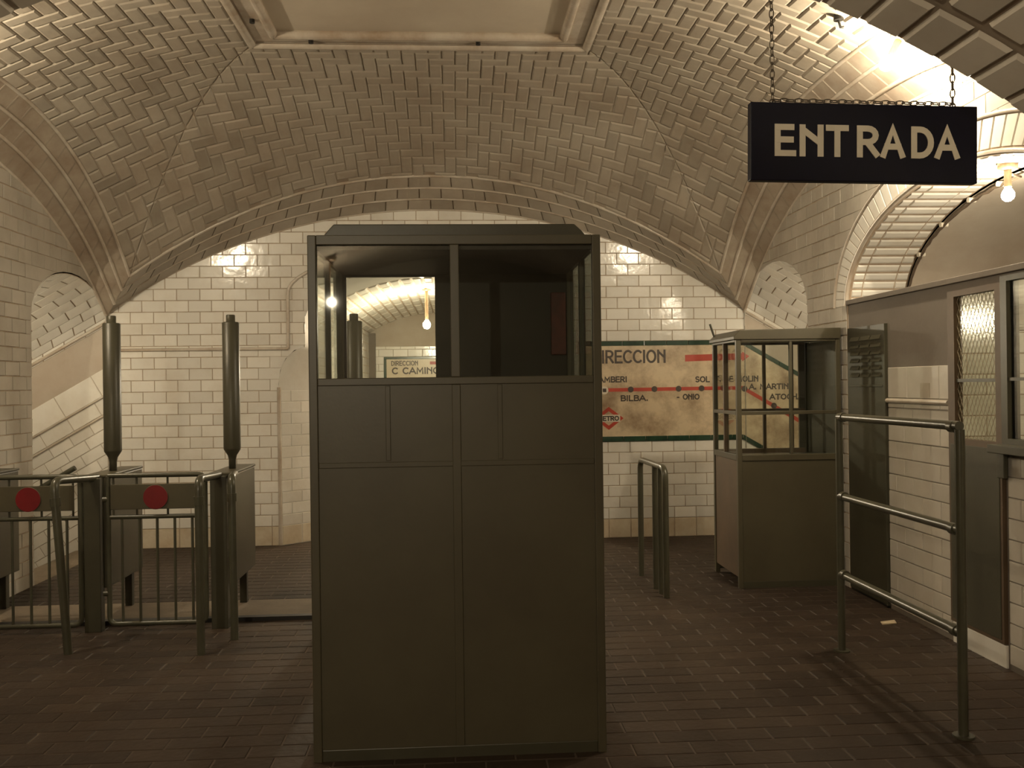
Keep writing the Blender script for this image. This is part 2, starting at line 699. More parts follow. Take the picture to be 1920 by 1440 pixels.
# bead moulding of the back wall, stepping up round the passage arch
bead = [(XL, YB - 0.012, 1.928), (-1.64, YB - 0.012, 1.928), (-1.637, YB - 0.012, 2.46)]
for k in range(1, 13):
    a = k / 12
    d = 1.36 * math.cos(a * math.pi / 2)
    bead.append((OPC - d, YB - 0.012, 2.46 + 0.42 * math.sin(a * math.pi / 2)))
bead += [(2 * OPC - x, y, z) for x, y, z in bead[::-1][1:-2]] + [(1.1, YB - 0.012, 1.99)]
tr = MB()
tr.tube(bead[:2], 0.016, 8)
tr.tube(bead[1:3], 0.016, 8)
tr.tube(bead[2:], 0.016, 8)
struct(tr.build('trim_1', MOULD), 'white glazed bead moulding stepping round the passage arch')


# reveal of the opening and the passage behind
PYS, PYE = 9.35, 13.9
PHW, PSP, PCR = 1.04, 2.36, 2.66
PR = (PHW ** 2 + (PCR - PSP) ** 2) / (2 * (PCR - PSP))


def pass_half(n=24):
    pts = [(PHW, 0.0), (PHW, PSP)]
    for k in range(1, 11):
        d = PHW * (1 - k / 10)
        pts.append((d, PCR - PR + math.sqrt(PR * PR - d * d)))
    return pts


def resample(pts, n):
    L = [0]
    for i in range(1, len(pts)):
        L.append(L[-1] + math.dist(pts[i], pts[i - 1]))
    out = []
    for k in range(n + 1):
        t = L[-1] * k / n
        i = max(j for j in range(len(L)) if L[j] <= t + 1e-9)
        i = min(i, len(pts) - 2)
        u = (t - L[i]) / max(1e-9, L[i + 1] - L[i])
        out.append(tuple(pts[i][a] + (pts[i + 1][a] - pts[i][a]) * u for a in range(2)))
    return out


ra, rb = resample(HALF, 60), resample(pass_half(), 60)
mb = MB()
for sgn in (-1, 1):
    vs_ = [(OPC + sgn * d, YB, z) for d, z in ra] + [(OPC + sgn * d, PYS, z) for d, z in rb]
    mb.add(vs_, [(i, i + 1, 62 + i, 61 + i) for i in range(60)], True)
rv = struct(mb.build('wall_passage_reveal', TILE), 'splayed white tiled jamb of the arched passage')
for sgn in (-1, 1):
    A, B = V3((OPC + sgn * 1.46, YB, 0)), V3((OPC + sgn * PHW, PYS, 0))
    U = (B - A).normalized()
    L = (B - A).length
    N = V3((0, 0, 1)).cross(U) * sgn
    if N.y > 0:
        N = -N
    f = planar(A, U, (0, 0, 1), N)
    cells = [carve(c, rect(0.02, 0, L, 1.55)) for c in bond(0.02, L, 0, 0.19, TW, 0.19, 0.005)]
    lay(rv, cells, f, TILE_O, 0.004, 0.004, name='base_tile')
    cells = [carve(c, rect(0.02, 0, L, 1.52)) for c in bond(0.02, L, Z0, 1.6, TW, TH, 0.0034)]
    lay(rv, cells, f, TILE, 0.005, 0.004, tilt=0.006)
    tubeobj('corner_bead', MOULD, rv, [A + V3((0, 0.01, 0)), A + V3((0, 0.01, 1.55))], 0.022)


# passage shell
def arc_pt(s, y, off=0.0):
    d = -PHW + 2 * PHW * s
    z = PCR - PR + math.sqrt(max(0, PR * PR - d * d))
    return V3((OPC + d, y, z))


pv = strip_mesh('ceiling_passage', lambda s, t: arc_pt(s, PYS + (PYE - PYS) * t), 24, 4, GROUT)
pv['label'] = 'tiled low vault of the passage seen through the booth window'
ARC = 2 * PR * math.asin(PHW / PR)
NC = 19


def pvf(s, t):
    return arc_pt(0.5 + 0.5 * math.sin((s / ARC - 0.5) * 2 * math.asin(PHW / PR)) * PR / PHW, t)


cells = [[c] for c in bond(PYS, PYE, 0, ARC, 0.66, ARC / NC, 0.008)]
cells = [[[(p[1], p[0]) for p in q] for q in cl] for cl in cells]
cells = [carve(ccw(cl[0]), rect(0.002, PYS, ARC - 0.002, PYE)) for cl in cells]
sf = surf(pvf)
lay(pv, cells, lambda s, t: (sf(s, t)[0], V3((0, 0, -1))), TILE, 0.012, 0.02)
for sgn, nm in ((-1, 'left'), (1, 'right')):
    x = OPC + sgn * PHW
    f = planar((x, 0, 0), (0, 1, 0), (0, 0, 1), (-sgn, 0, 0))
    o = base_mesh('wall_passage_' + nm, f, rect(PYS, 0, PYE, PSP), [], GROUT, 0.7)
    lay(o, [carve(c, rect(PYS, 0, PYE, PSP)) for c in bond(PYS, PYE, Z0, PSP, TW, TH, 0.0034)], f, TILE, 0.005, 0.004, limit=80, tilt=0.004, hide=(KIOSK_PX,))
f = planar((0, PYE, 0), (1, 0, 0), (0, 0, 1), (0, -1, 0))
o = base_mesh('wall_passage_end', f, rect(-2.2, 0, 1.6, 2.8), [], PLASTER, 1.0)
lay(o, [carve(c, rect(-1.4, 0, 0.9, 2.15), [rect(-1.1, 0.9, 0.55, 1.99)]) for c in bond(-1.4, 0.9, 0, 2.15, TW, TH, 0.0034)], f, TILE, 0.005, 0.004, limit=60, tilt=0.004)
struct(base_mesh('floor_passage', planar((0, 0, 0.0), (1, 0, 0), (0, 1, 0), (0, 0, 1)), rect(-1.75, 9.0, 1.2, 13.9), [], FLOOR_T, 1.0))
struct(box('trim_2', PLASTER_G, None, OPC - PHW, OPC - PHW + 0.10, PYE - 0.1, PYE, 0, 2.35), 'grey pilaster at the far end of the passage')


# ---- side walls
def side_wall(name, X, nx, excl_base, excl_tile, label):
    f = planar((X, 0, 0), (0, 1, 0), (0, 0, 1), (nx, 0, 0))
    inc = [(YF, 0.0), (YB, 0.0)] + [(YB + (YF - YB) * k / 40, side_in(YB + (YF - YB) * k / 40) + 0.02) for k in range(41)]
    o = base_mesh(name, f, inc, excl_base, GROUT, 0.4)
    o['label'] = label
    cl = [carve(c, inc, excl_base + excl_tile) for c in bond(YF, YB, 0, 3.4, TW, TH, 0.0034)]
    lay(o, cl, f, TILE_SHADE, 0.005, 0.004, tilt=0.006)
    return o


def door_poly(y0, y1, spring, crown, n=14):
    pts = [(y0, -0.02), (y1, -0.02)]
    c, h = (y0 + y1) / 2, (y1 - y0) / 2
    for k in range(n + 1):
        a = math.pi * k / n
        pts.append((c + h * math.cos(a), spring + (crown - spring) * math.sin(a)))
    return pts


STAIR_L = (7.42, 8.98, 2.16, 2.58)
STAIR_R = (7.34, 8.98, 2.16, 2.64)
wl = side_wall('wall_left', XL, 1, [door_poly(*STAIR_L)], [], 'white tiled side wall with a narrow arched stair doorway')

AY0, AY1, ASP, ACR = 3.75, 6.57, 2.10, 2.79
AYC, AHW = (AY0 + AY1) / 2, (AY1 - AY0) / 2


def ell(hw, h, n=24):
    return [(AYC + hw * math.cos(math.pi * k / n), ASP + h * math.sin(math.pi * k / n)) for k in range(n + 1)]


ALC_IN = [(AY0, -0.02), (AY1, -0.02)] + ell(AHW, ACR - ASP)
ALC_OUT = [(AY0 - 0.02, -0.02), (AY1 + 0.02, -0.02)] + [(AY1 + 0.02, ASP)] + ell(AHW + 0.21, ACR - ASP + 0.21)[1:-1] + [(AY0 - 0.02, ASP)]
ALC_OUT = ccw([(AY0 - 0.02, -0.02), (AY1 + 0.02, -0.02), (AY1 + 0.02, ASP)] + [(max(AY0 - 0.02, min(AY1 + 0.02, y)), z) for y, z in ell(AHW + 0.21, ACR - ASP + 0.21)[3:-3]] + [(AY0 - 0.02, ASP)])
wr = side_wall('wall_right', XR, -1, [door_poly(*STAIR_R), ALC_IN], [ALC_OUT], 'white tiled side wall with the ticket office arch')


# soldier course round the office arch
def ring_f(s, t):
    a = s
    hw, h = AHW + t, ACR - ASP + t
    return V3((XR, AYC + hw * math.cos(a), ASP + h * math.sin(a))), V3((-1, 0, 0))


cells = []
NS = 44
for k in range(NS):
    cells.append([rect(math.pi * k / NS + 0.0018, 0.035, math.pi * (k + 1) / NS - 0.0018, 0.205)])
lay(wr, cells, ring_f, TILE, 0.006, 0.004, name='arch_tile')
for off, rr in ((0.012, 0.018), (0.22, 0.012)):
    tubeobj('arch_bead', MOULD, wr, [(XR - 0.008, AYC + (AHW + off) * math.cos(math.pi * k / 40), ASP + (ACR - ASP + off) * math.sin(math.pi * k / 40)) for k in range(41)], rr, 8)

# alcove soffit and vault
SOFX = 0.44


def alc_pt(s, t, shr=0.0):
    a = math.pi * s
    return V3((XR + t, AYC + (AHW - shr) * math.cos(a), ASP + (ACR - ASP - shr) * math.sin(a)))


so = strip_mesh('ceiling_office_arch', lambda s, t: alc_pt(s, SOFX * t), 40, 2, GROUT)
so['label'] = 'tiled soffit of the ticket office arch'


def alc_n(s, t):
    P = alc_pt(s, t)
    return P, (V3((P.x, AYC, ASP - 0.3)) - P).normalized()


cells = []
NS = 36
for k in range(NS):
    for j, (t0, t1) in enumerate(((0.02, 0.10), (0.10, 0.34), (0.34, 0.43))):
        cells.append([rect(k / NS + 0.0006, t0 + 0.002, (k + 1) / NS - 0.0006, t1 - 0.002)])
lay(so, cells, alc_n, TILE, 0.007, 0.007)
ov = strip_mesh('ceiling_office', lambda s, t: alc_pt(s, SOFX + (2.4 - SOFX) * t, 0.015), 40, 4, PLASTER)
ov['label'] = 'plain plaster vault over the ticket office'
mb = MB()
mb.add([(XR, AY1, 0), (XR + 2.4, AY1, 0), (XR + 2.4, AY1, ASP), (XR, AY1, ASP), (XR, AY0, 0), (XR + 2.4, AY0, 0), (XR + 2.4, AY0, ASP), (XR, AY0, ASP)],
       [(0, 1, 2, 3), (4, 5, 6, 7)])
struct(mb.build('wall_office_sides', PLASTER), 'plaster side walls of the ticket office')
f = planar((XR + 2.4, 0, 0), (0, 1, 0), (0, 0, 1), (-1, 0, 0))
oe = base_mesh('wall_office_end', f, ALC_IN, [], PLASTER, 0.7)
oe['label'] = 'tiled end wall inside the ticket office'
lay(oe, [carve(c, rect(AY0, 0, AY1, 1.9)) for c in bond(AY0, AY1, 0, 1.9, TW, 0.16, 0.006)], f, TILE, 0.005, 0.004, limit=80)
# side wall facing along the hall behind the glass
f = planar((0, AY1 - 0.01, 0), (1, 0, 0), (0, 0, 1), (0, -1, 0))
on_ = base_mesh('wall_office_side', f, rect(XR + 0.06, 0, XR + 2.4, 1.95), [], GROUT, 0.7)
lay(on_, [carve(c, rect(XR + 0.06, 0, XR + 2.4, 1.9)) for c in bond(XR, XR + 2.4, 0.03, 1.9, 0.3, 0.155, 0.006)], f, TILE, 0.005, 0.004, limit=120)
tubeobj('bead', MOULD, on_, [(XR + 0.06, AY1 - 0.02, 1.93), (XR + 2.4, AY1 - 0.02, 1.93)], 0.022)
struct(base_mesh('floor_office', planar((0, 0, 0.0), (1, 0, 0), (0, 1, 0), (0, 0, 1)), rect(XR, AY0, XR + 2.4, AY1), [], FLOOR_T, 1.0))

# ---- vault
vault_f = surf(lambda x, y: V3((x, y, zvault(x, y))), 5e-3, -1.0)
mb = MB()
nx, ny = 84, 80
xs = [XC - VA + 2 * VA * i / nx for i in range(nx + 1)]
ys = [YC - VB + 2 * VB * j / ny for j in range(ny + 1)]
mb.add([(x, y, zvault(x, y) + 0.003) for x in xs for y in ys],
       [(i * (ny + 1) + j, (i + 1) * (ny + 1) + j, (i + 1) * (ny + 1) + j + 1, i * (ny + 1) + j + 1)
        for i in range(nx) for j in range(ny)
        if not (abs((xs[i] + xs[i + 1]) / 2 - XC) < PX_ - 0.04 and abs((ys[j] + ys[j + 1]) / 2 - YC) < PY_ - 0.04)], True)
ce = struct(mb.build('ceiling', GROUT_V), 'shallow groined vault faced with herringbone white tiles')


def herring(x0, x1, y0, y1, W, joint):
    L = 2 * W
    out = []
    n = int(max(x1 - x0, y1 - y0) / W) + 8
    for i in range(-n, n):
        for j in range(-n, n):
            # unit of the 2:1 herringbone on lattice (i, j)
            k = (i - j) % 4
            x, y = x0 + i * W, y0 + j * W
            if x > x1 or y > y1 or x < x0 - L or y < y0 - L:
                continue
            if k == 0:
                out.append(rect(x + joint / 2, y + joint / 2, x + L - joint / 2, y + W - joint / 2))
            elif k == 2:
                # vertical piece occupying (i,j),(i,j-1)
                out.append(rect(x + joint / 2, y - W + joint / 2, x + W - joint / 2, y + W - joint / 2))
    return out


A_, B_, P1, P2 = VA - 0.005, VB - 0.005, PX_ + 0.01, PY_ + 0.01
webs = [[(-A_, B_), (-P1, P2), (P1, P2), (A_, B_)], [(-A_, -B_), (A_, -B_), (P1, -P2), (-P1, -P2)],
        [(-A_, -B_), (-P1, -P2), (-P1, P2), (-A_, B_)], [(A_, -B_), (A_, B_), (P1, P2), (P1, -P2)]]
webs = [ccw([(XC + x, YC + y) for x, y in q]) for q in webs]
cells = []
for c in herring(XC - VA, XC + VA, YC - VB, YC + VB, 0.101, 0.005):
    for wbp in webs:
        p = clip_convex(c, wbp)
        if len(p) >= 3 and area(p) > 4e-4:
            cells.append([p])
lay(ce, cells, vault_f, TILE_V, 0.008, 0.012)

# flat panel with its moulded frame
pa = struct(box('ceiling_panel', PANEL, None, XC - PX_ + 0.0, XC + PX_ - 0.0, YC - PY_, YC + PY_, ZP + 0.03, ZP + 0.06), 'flat plaster panel framed by glazed mouldings in the vault')
for inset_, rr in ((0.02, 0.035), (0.21, 0.035)):
    a, b = PX_ - inset_, PY_ - inset_
    for q in (((-a, -b), (a, -b)), ((a, -b), (a, b)), ((a, b), (-a, b)), ((-a, b), (-a, -b))):
        tubeobj('moulding', MOULD, pa, [(XC + q[0][0], YC + q[0][1], ZP + 0.012), (XC + q[1][0], YC + q[1][1], ZP + 0.012)], rr, 10)
mb = MB()
a0, b0, a1, b1 = PX_ - 0.02, PY_ - 0.02, PX_ - 0.21, PY_ - 0.21
for q in (((-a0, -b0), (a0, -b0), (a1, -b1), (-a1, -b1)), ((a0, -b0), (a0, b0), (a1, b1), (a1, -b1)), ((a0, b0), (-a0, b0), (-a1, b1), (a1, b1)), ((-a0, b0), (-a0, -b0), (-a1, -b1), (-a1, b1))):
    mb.add([(XC + x, YC + y, ZP + 0.012) for x, y in q], [(0, 1, 2, 3)])
mb.build('frame_band', MOULD, pa)
for bx_, by_ in ((-1.13, 0.33), (-0.79, 0.69), (0.42, 0.69)):
    tubeobj('bolt', BLACK, pa, [(XC + bx_, YC + by_, ZP + 0.02), (XC + bx_, YC + by_, ZP - 0.012)], 0.018, 10)


# ---- splayed ribs between vault and walls
def rib(name, fn, nseg, ncourse, label, bevh=0.01, flip=1.0):
    o = strip_mesh(name, lambda s, t: fn(s, t), 48, 4, GROUT_V)
    o['label'] = label
    cl = []
    for j in range(ncourse):
        t0, t1 = j / ncourse, (j + 1) / ncourse
        for k in range(nseg):
            sh = 0.5 if j % 2 else 0.0
            s0, s1 = max(0.0, (k + sh) / nseg), min(1.0, (k + 1 + sh) / nseg)
            if k == 0 and sh:
                cl.append([rect(0.001, t0 + 0.03, 0.5 / nseg - 0.001, t1 - 0.03)])
            if s1 - s0 > 0.002:
                cl.append([rect(s0 + 0.0009, t0 + 0.03, s1 - 0.0009, t1 - 0.03)])
    g = surf(fn, 1e-3, flip)
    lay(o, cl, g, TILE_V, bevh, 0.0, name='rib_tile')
    for t in [j / ncourse for j in range(ncourse + 1)]:
        tubeobj('rib_bead', MOULD, o, [fn(k / 48, t) for k in range(49)], 0.016, 6)
    return o


def rib_side(sgn):
    Xi = XR if sgn > 0 else XL
    Xo = XC + sgn * VA

    def fn(s, t):
        s = min(max(s, 0), 1)
        yi = YB + (YF - YB) * s
        yo = YC + VB - 2 * VB * s
        pi = V3((Xi, yi, side_in(yi)))
        po = V3((Xo, yo, side_out(yo)))
        return pi.lerp(po, t)
    return fn


def rib_end(sgn):
    def fn(s, t):
        s = min(max(s, 0), 1)
        xi = XL + (XR - XL) * s
        xo = XC - VA + 2 * VA * s
        yi, yo = (YB, YC + VB) if sgn > 0 else (YF, YC - VB)
        return V3((xi, yi, back_in(xi))).lerp(V3((xo, yo, back_out(xo))), t)
    return fn


rib('trim_3', rib_side(-1), 28, 3, 'three-course splayed rib over the side wall by the turnstiles')
rib('trim_4', rib_side(1), 28, 3, 'three-course splayed rib over the ticket office wall', flip=-1.0)
rib('trim_5', rib_end(1), 28, 3, 'splayed arch band above the end wall', flip=1.0)
rib('trim_6', rib_end(-1), 28, 3, 'splayed arch band above the entrance arch', flip=-1.0)

# ---- near bay in which the photographer stands
NR, NZ, NHW = 3.407, -0.372, 2.3
zsp = NZ + math.sqrt(NR ** 2 - NHW ** 2)
near_open = [(-NHW, -0.02), (NHW, -0.02)] + [(NHW - 2 * NHW * k / 30, NZ + math.sqrt(NR ** 2 - (NHW - 2 * NHW * k / 30) ** 2)) for k in range(31)]
f = planar((0, YF + 0.04, 0), (1, 0, 0), (0, 0, 1), (0, 1, 0))
wf = base_mesh('wall_front', f, rect(XL, 0, XR, 3.5), [near_open], TILE, 0.4)
wf['label'] = 'tiled wall around the entrance arch'
na = 2 * math.asin(NHW / NR)


def near_fn(s, t):
    a = (s / NR) - na / 2
    return V3((NR * math.sin(a), t, NZ + NR * math.cos(a)))


nb = strip_mesh('ceiling_near', lambda s, t: near_fn(s * NR * na, -3.0 + (YF + 0.04 + 3.0) * t), 40, 4, GROUT_V)
nb['label'] = 'coursed tile barrel vault above the camera'
cells = []
nseg = 36
yy = YF + 0.04
row = 0
while yy > 0.5:
    d = 0.25
    for k in range(nseg):
        s0, s1 = NR * na * k / nseg, NR * na * (k + 1) / nseg
        cells.append([rect(s0 + 0.006, yy - d + 0.008, s1 - 0.006, yy - 0.004)])
    yy -= d + 0.035
    row += 1
sfn = surf(near_fn)
lay(nb, cells, lambda s, t: (sfn(s, t)[0], -sfn(s, t)[1]) if sfn(s, t)[1].z > 0 else sfn(s, t), TILE_N, 0.014, 0.012)
mb = MB()
mb.box(-NHW - 0.05, -NHW, -3, YF + 0.04, 0, zsp)
struct(mb.build('wall_near_left', NEARW), 'plain wall of the entrance bay')
mb = MB()
mb.box(NHW, NHW + 0.05, -3, YF + 0.04, 0, zsp)
struct(mb.build('wall_near_right', NEARW), 'plain wall of the entrance bay')
struct(box('wall_near_back', NEARW, None, -NHW - 0.05, NHW + 0.05, -3.05, -3.0, 0, 3.1), 'plain wall behind the entrance bay')


# ================================================================== STAIRS
SL = 0.575
INC = math.atan(SL)


def stairwell(side, label):
    sg = -1 if side == 'left' else 1
    X0 = XL if sg < 0 else XR
    y0, y1 = (STAIR_L if sg < 0 else STAIR_R)[:2]
    y1 = YB
    LEN = 2.6
    ca, sa = math.cos(INC), math.sin(INC)
    U = V3((sg * ca, 0, -sa))
    Vv = V3((sg * sa, 0, ca))
    ztop = 2.20 if sg < 0 else 2.26
    O = V3((X0, YB, ztop))
    # far wall: plaster backing in the plane of the end wall, continuing past the hall
    f = planar((0, YB, 0), (1, 0, 0), (0, 0, 1), (0, -1, 0))
    q = ccw([(X0, ztop + 0.02), (X0, -0.1), (X0 + sg * LEN, -0.1 - SL * LEN), (X0 + sg * LEN, ztop + 0.02 - SL * LEN)])
    o = base_mesh('wall_stair_' + side, f, q, [], PLASTER, 0.6)
    o['label'] = label
    # sloping courses; local coordinates u along the slope, v across it
    fs = planar(O, U * sg, Vv, (0, -1, 0)) if sg > 0 else planar(O, -U, Vv, (0, -1, 0))
    def loc(p):   # world (x, z) -> (u, v)
        d = V3((p[0], 0, p[1])) - V3((O.x, 0, O.z))
        d = V3((d.x, 0, d.z))
        uu = d.dot(V3((fs.frame[1].x, 0, fs.frame[1].z)))
        vv = d.dot(V3((Vv.x, 0, Vv.z)))
        return (uu, vv)
    lim = ccw([loc(p) for p in q])
    rows = []
    v_bot = -0.42 * ca
    if sg < 0:
        rows.append((v_bot - 0.23, v_bot - 0.005, 0.40, TILE))
        rows.append((v_bot - 0.385, v_bot - 0.245, 0.30, TILE))
        zb = v_bot - 0.40
    else:
        zb = v_bot - 0.4
        rows.append((v_bot - 0.385, v_bot - 0.01, 0.3, TILE))
    cl = []
    for (a, b, wd, _) in rows:
        x = -3.2
        while x < 3.2:
            cl.append(carve(rect(x + 0.002, a, x + wd - 0.002, b), lim))
            x += wd
    cl += [carve(c, lim) for c in bond(-3.2, 3.2, zb - 12 * TH, zb, TW, TH, 0.0034)]
    if sg > 0:
        ex = ccw([loc(p) for p in [(XR - 0.01, 1.97), (XR - 0.01, 0.95), (XR + 1.2, 0.95 - 0.67), (XR + 1.2, 1.97 - 0.67)]])
        cl2 = []
        for ps in cl:
            r_ = []
            for p in ps:
                r_ += carve(p, None, [ex])
            cl2.append(r_)
        cl = cl2
    lay(o, cl, fs, TILE, 0.005, 0.004, tilt=0.005)
    for vv in ((0.0,) if sg > 0 else (0.0, v_bot - 0.24, v_bot - 0.40)):
        a = V3((X0, YB - 0.01, ztop + vv / ca))
        tubeobj('bead', MOULD, o, [a, a + U * (LEN / ca)], 0.018 if vv == 0 else 0.012, 8)
    # sloping vault
    hw, yc = (y1 - y0) / 2, (y0 + y1) / 2
    rise = 0.40 if sg < 0 else 0.42

    def vf(s, t):
        a = math.pi * s
        return V3((X0 + sg * t * LEN, yc + hw * math.cos(a), ztop - 0.03 + rise * math.sin(a) - SL * LEN * t))
    v = strip_mesh('ceiling_stair_' + side, vf, 24, 4, GROUT)
    v['label'] = 'sloping tiled vault over the stair ' + ('by the turnstiles' if sg < 0 else 'beside the small booth')
    g = surf(vf)
    cen = yc

    def vg(s, t):
        P, N = g(s, t)
        tgt = V3((P.x, cen, P.z - 1.0)) - P
        return P, N if N.dot(tgt) > 0 else -N
    cl = []
    NSX = 16
    for j in range(NSX):
        L_ = LEN / ca
        npc = int(L_ / 0.23)
        sh = 0.5 if j % 2 else 0
        if sh:
            cl.append([rect(j / NSX + 0.002, 0.002, (j + 1) / NSX - 0.002, 0.5 / npc - 0.002)])
        for k in range(npc):
            cl.append([rect(j / NSX + 0.002, max(0, (k + sh) / npc) + 0.002, (j + 1) / NSX - 0.002, min(1, (k + 1 + sh) / npc) - 0.002)])
    lay(v, cl, vg, TILE, 0.008, 0.0)
    # near wall of the stair and its end
    mb_ = MB()
    mb_.add([(X0, y0, 0), (X0, y0, ztop), (X0 + sg * LEN, y0, ztop - SL * LEN), (X0 + sg * LEN, y0, -SL * LEN - 0.3), (X0, y0, -0.3)], [(0, 1, 2, 3, 4)])
    mb_.add([(X0 + sg * LEN, y0, -SL * LEN - 0.3), (X0 + sg * LEN, y1, -SL * LEN - 0.3), (X0 + sg * LEN, y1, ztop + rise - SL * LEN), (X0 + sg * LEN, y0, ztop + rise - SL * LEN)], [(0, 1, 2, 3)])
    struct(mb_.build('wall_stair_near_' + side, TILE), 'near wall of the descending stair')
    # steps
    n = 8
    st = MB()
    st.box(min(X0, X0 + sg * 0.32), max(X0, X0 + sg * 0.32), y0, y1, -0.12, 0.0)
    first = st.build('stair_landing_' + side, CONC)
    struct(first, 'worn landing at the head of the descending stair')
    for k in range(n):
        xa, xb = X0 + sg * (0.32 + k * 0.29), X0 + sg * (0.32 + (k + 1) * 0.29)
        z = -0.167 * (k + 1)
        box('step', CONC, first, xa, xb, y0, y1, z - 0.3, z)
    return o


stairwell('left', 'sloping tiled wall of the stair going down beyond the left doorway')
stairwell('right', 'sloping tiled wall of the stair going down beyond the right doorway')


# ================================================================== LETTERING
def arc(cx, cy, rx, ry, a0, a1, n=8):
    return [(cx + rx * math.cos(math.radians(a0 + (a1 - a0) * k / n)), cy + ry * math.sin(math.radians(a0 + (a1 - a0) * k / n))) for k in range(n + 1)]


GL = {
    'A': (0.78, [[(0.0, 0), (0.39, 1), (0.78, 0)], [(0.16, 0.32), (0.62, 0.32)]]),
    'B': (0.62, [[(0.06, 0), (0.06, 1)], [(0.06, 1)] + arc(0.36, 0.77, 0.22, 0.23, 90, -90) + [(0.06, 0.54)], [(0.06, 0.54)] + arc(0.36, 0.27, 0.26, 0.27, 90, -90) + [(0.06, 0)]]),
    'C': (0.72, [arc(0.42, 0.5, 0.37, 0.5, 50, 310, 14)]),
    'D': (0.68, [[(0.06, 0), (0.06, 1)], [(0.06, 1)] + arc(0.26, 0.5, 0.38, 0.5, 90, -90, 12) + [(0.06, 0)]]),
    'E': (0.58, [[(0.06, 0), (0.06, 1)], [(0.06, 1), (0.52, 1)], [(0.06, 0.52), (0.50, 0.52)], [(0.06, 0), (0.58, 0)]]),
    'H': (0.66, [[(0.06, 0), (0.06, 1)], [(0.6, 0), (0.6, 1)], [(0.06, 0.5), (0.6, 0.5)]]),
    'I': (0.16, [[(0.08, 0), (0.08, 1)]]),
    'L': (0.52, [[(0.06, 1), (0.06, 0), (0.52, 0)]]),
    'M': (0.86, [[(0.06, 0), (0.1, 1), (0.43, 0.3), (0.76, 1), (0.8, 0)]]),
    'N': (0.68, [[(0.06, 0), (0.06, 1)], [(0.11, 0.88), (0.58, 0.44)], [(0.62, 0), (0.62, 1)]]),
    'O': (0.8, [arc(0.4, 0.5, 0.36, 0.5, 0, 360, 18)]),
    'R': (0.66, [[(0.06, 0), (0.06, 1)], [(0.06, 1)] + arc(0.33, 0.74, 0.27, 0.26, 90, -90) + [(0.06, 0.48)], [(0.36, 0.40), (0.62, 0.02)]]),
    'S': (0.6, [arc(0.3, 0.75, 0.24, 0.25, 40, 250, 9) + arc(0.3, 0.25, 0.26, 0.25, 80, -140, 9)]),
    'T': (0.66, [[(0.0, 1), (0.66, 1)], [(0.33, 0), (0.33, 1)]]),
    '.': (0.14, [[(0.07, 0), (0.07, 0.1)]]),
    '-': (0.4, [[(0.05, 0.4), (0.3, 0.4)]]),
    ' ': (0.35, []),
}


def glyph(mb_, ch, x, z, h, wgt, y, depth, sx=1.0):
    """lettering in an x-z plane facing -y"""
    wd, strokes = GL[ch]
    for si, st in enumerate(strokes):
        y = y - 0.0004
        pts = [V3((x + px * h * sx, 0, z + wgt / 2 + pz * (h - wgt))) for px, pz in st]
        closed = (pts[0] - pts[-1]).length < 1e-5
        n = len(pts)
        left, right = [], []
        for i, p in enumerate(pts):
            if closed:
                a, b = pts[(i - 1) % (n - 1)], pts[(i + 1) % (n - 1)]
                d1, d2 = (p - a), (b - p)
            else:
                d1 = p - pts[i - 1] if i > 0 else pts[1] - p
                d2 = pts[i + 1] - p if i < n - 1 else p - pts[i - 1]
            d1.normalize()
            d2.normalize()
            n1, n2 = V3((-d1.z, 0, d1.x)), V3((-d2.z, 0, d2.x))
            bi = n1 + n2
            L2 = max(bi.length_squared, 0.7)
            bi = bi * (2 / L2) * wgt / 2
            e = V3((0, 0, 0))
            if not closed and i == 0:
                e = -d1 * wgt / 2 * 0.98
            if not closed and i == n - 1:
                e = d2 * wgt / 2 * 0.98
            left.append(p + bi + e)
            right.append(p - bi + e)
        vs_ = []
        for yy_ in (y, y + depth):
            for q in left + right:
                vs_.append((q.x, yy_, q.z))
        fs = []
        for i in range(n - 1):
            fs += [(i, i + 1, n + i + 1, n + i), (2 * n + i, 3 * n + i, 3 * n + i + 1, 2 * n + i + 1),
                   (i, 2 * n + i, 2 * n + i + 1, i + 1), (n + i, n + i + 1, 3 * n + i + 1, 3 * n + i)]
        if not closed:
            fs += [(0, n, 3 * n, 2 * n), (n - 1, 3 * n - 1, 4 * n - 1, 2 * n - 1)]
        mb_.add(vs_, fs)
    return wd * h * sx


def word(name, text, x0, x1, z, h, wgt, y, material, parent, depth=0.004):
    gap = 0.16
    tot = sum(GL[c][0] for c in text) * h + gap * h * (len(text) - 1)
    sx = (x1 - x0) / tot
    x = x0
    mb_ = MB()
    for c in text + ' ':
        if c == ' ':
            if mb_.f:
                mb_.build(name, material, parent)
            mb_ = MB()
        x += glyph(mb_, c, x, z, h, wgt, y, depth, sx) + gap * h * sx


# ================================================================== WALL SIGN WITH LINE MAP
mu = thing('line_map_sign', 'ceramic direction sign with red route line and green border on the end wall', 'sign', (2.1, YB - 0.006, 0.965))
mu_o = V3(mu.location)


def L(p):
    return V3(p) - mu_o


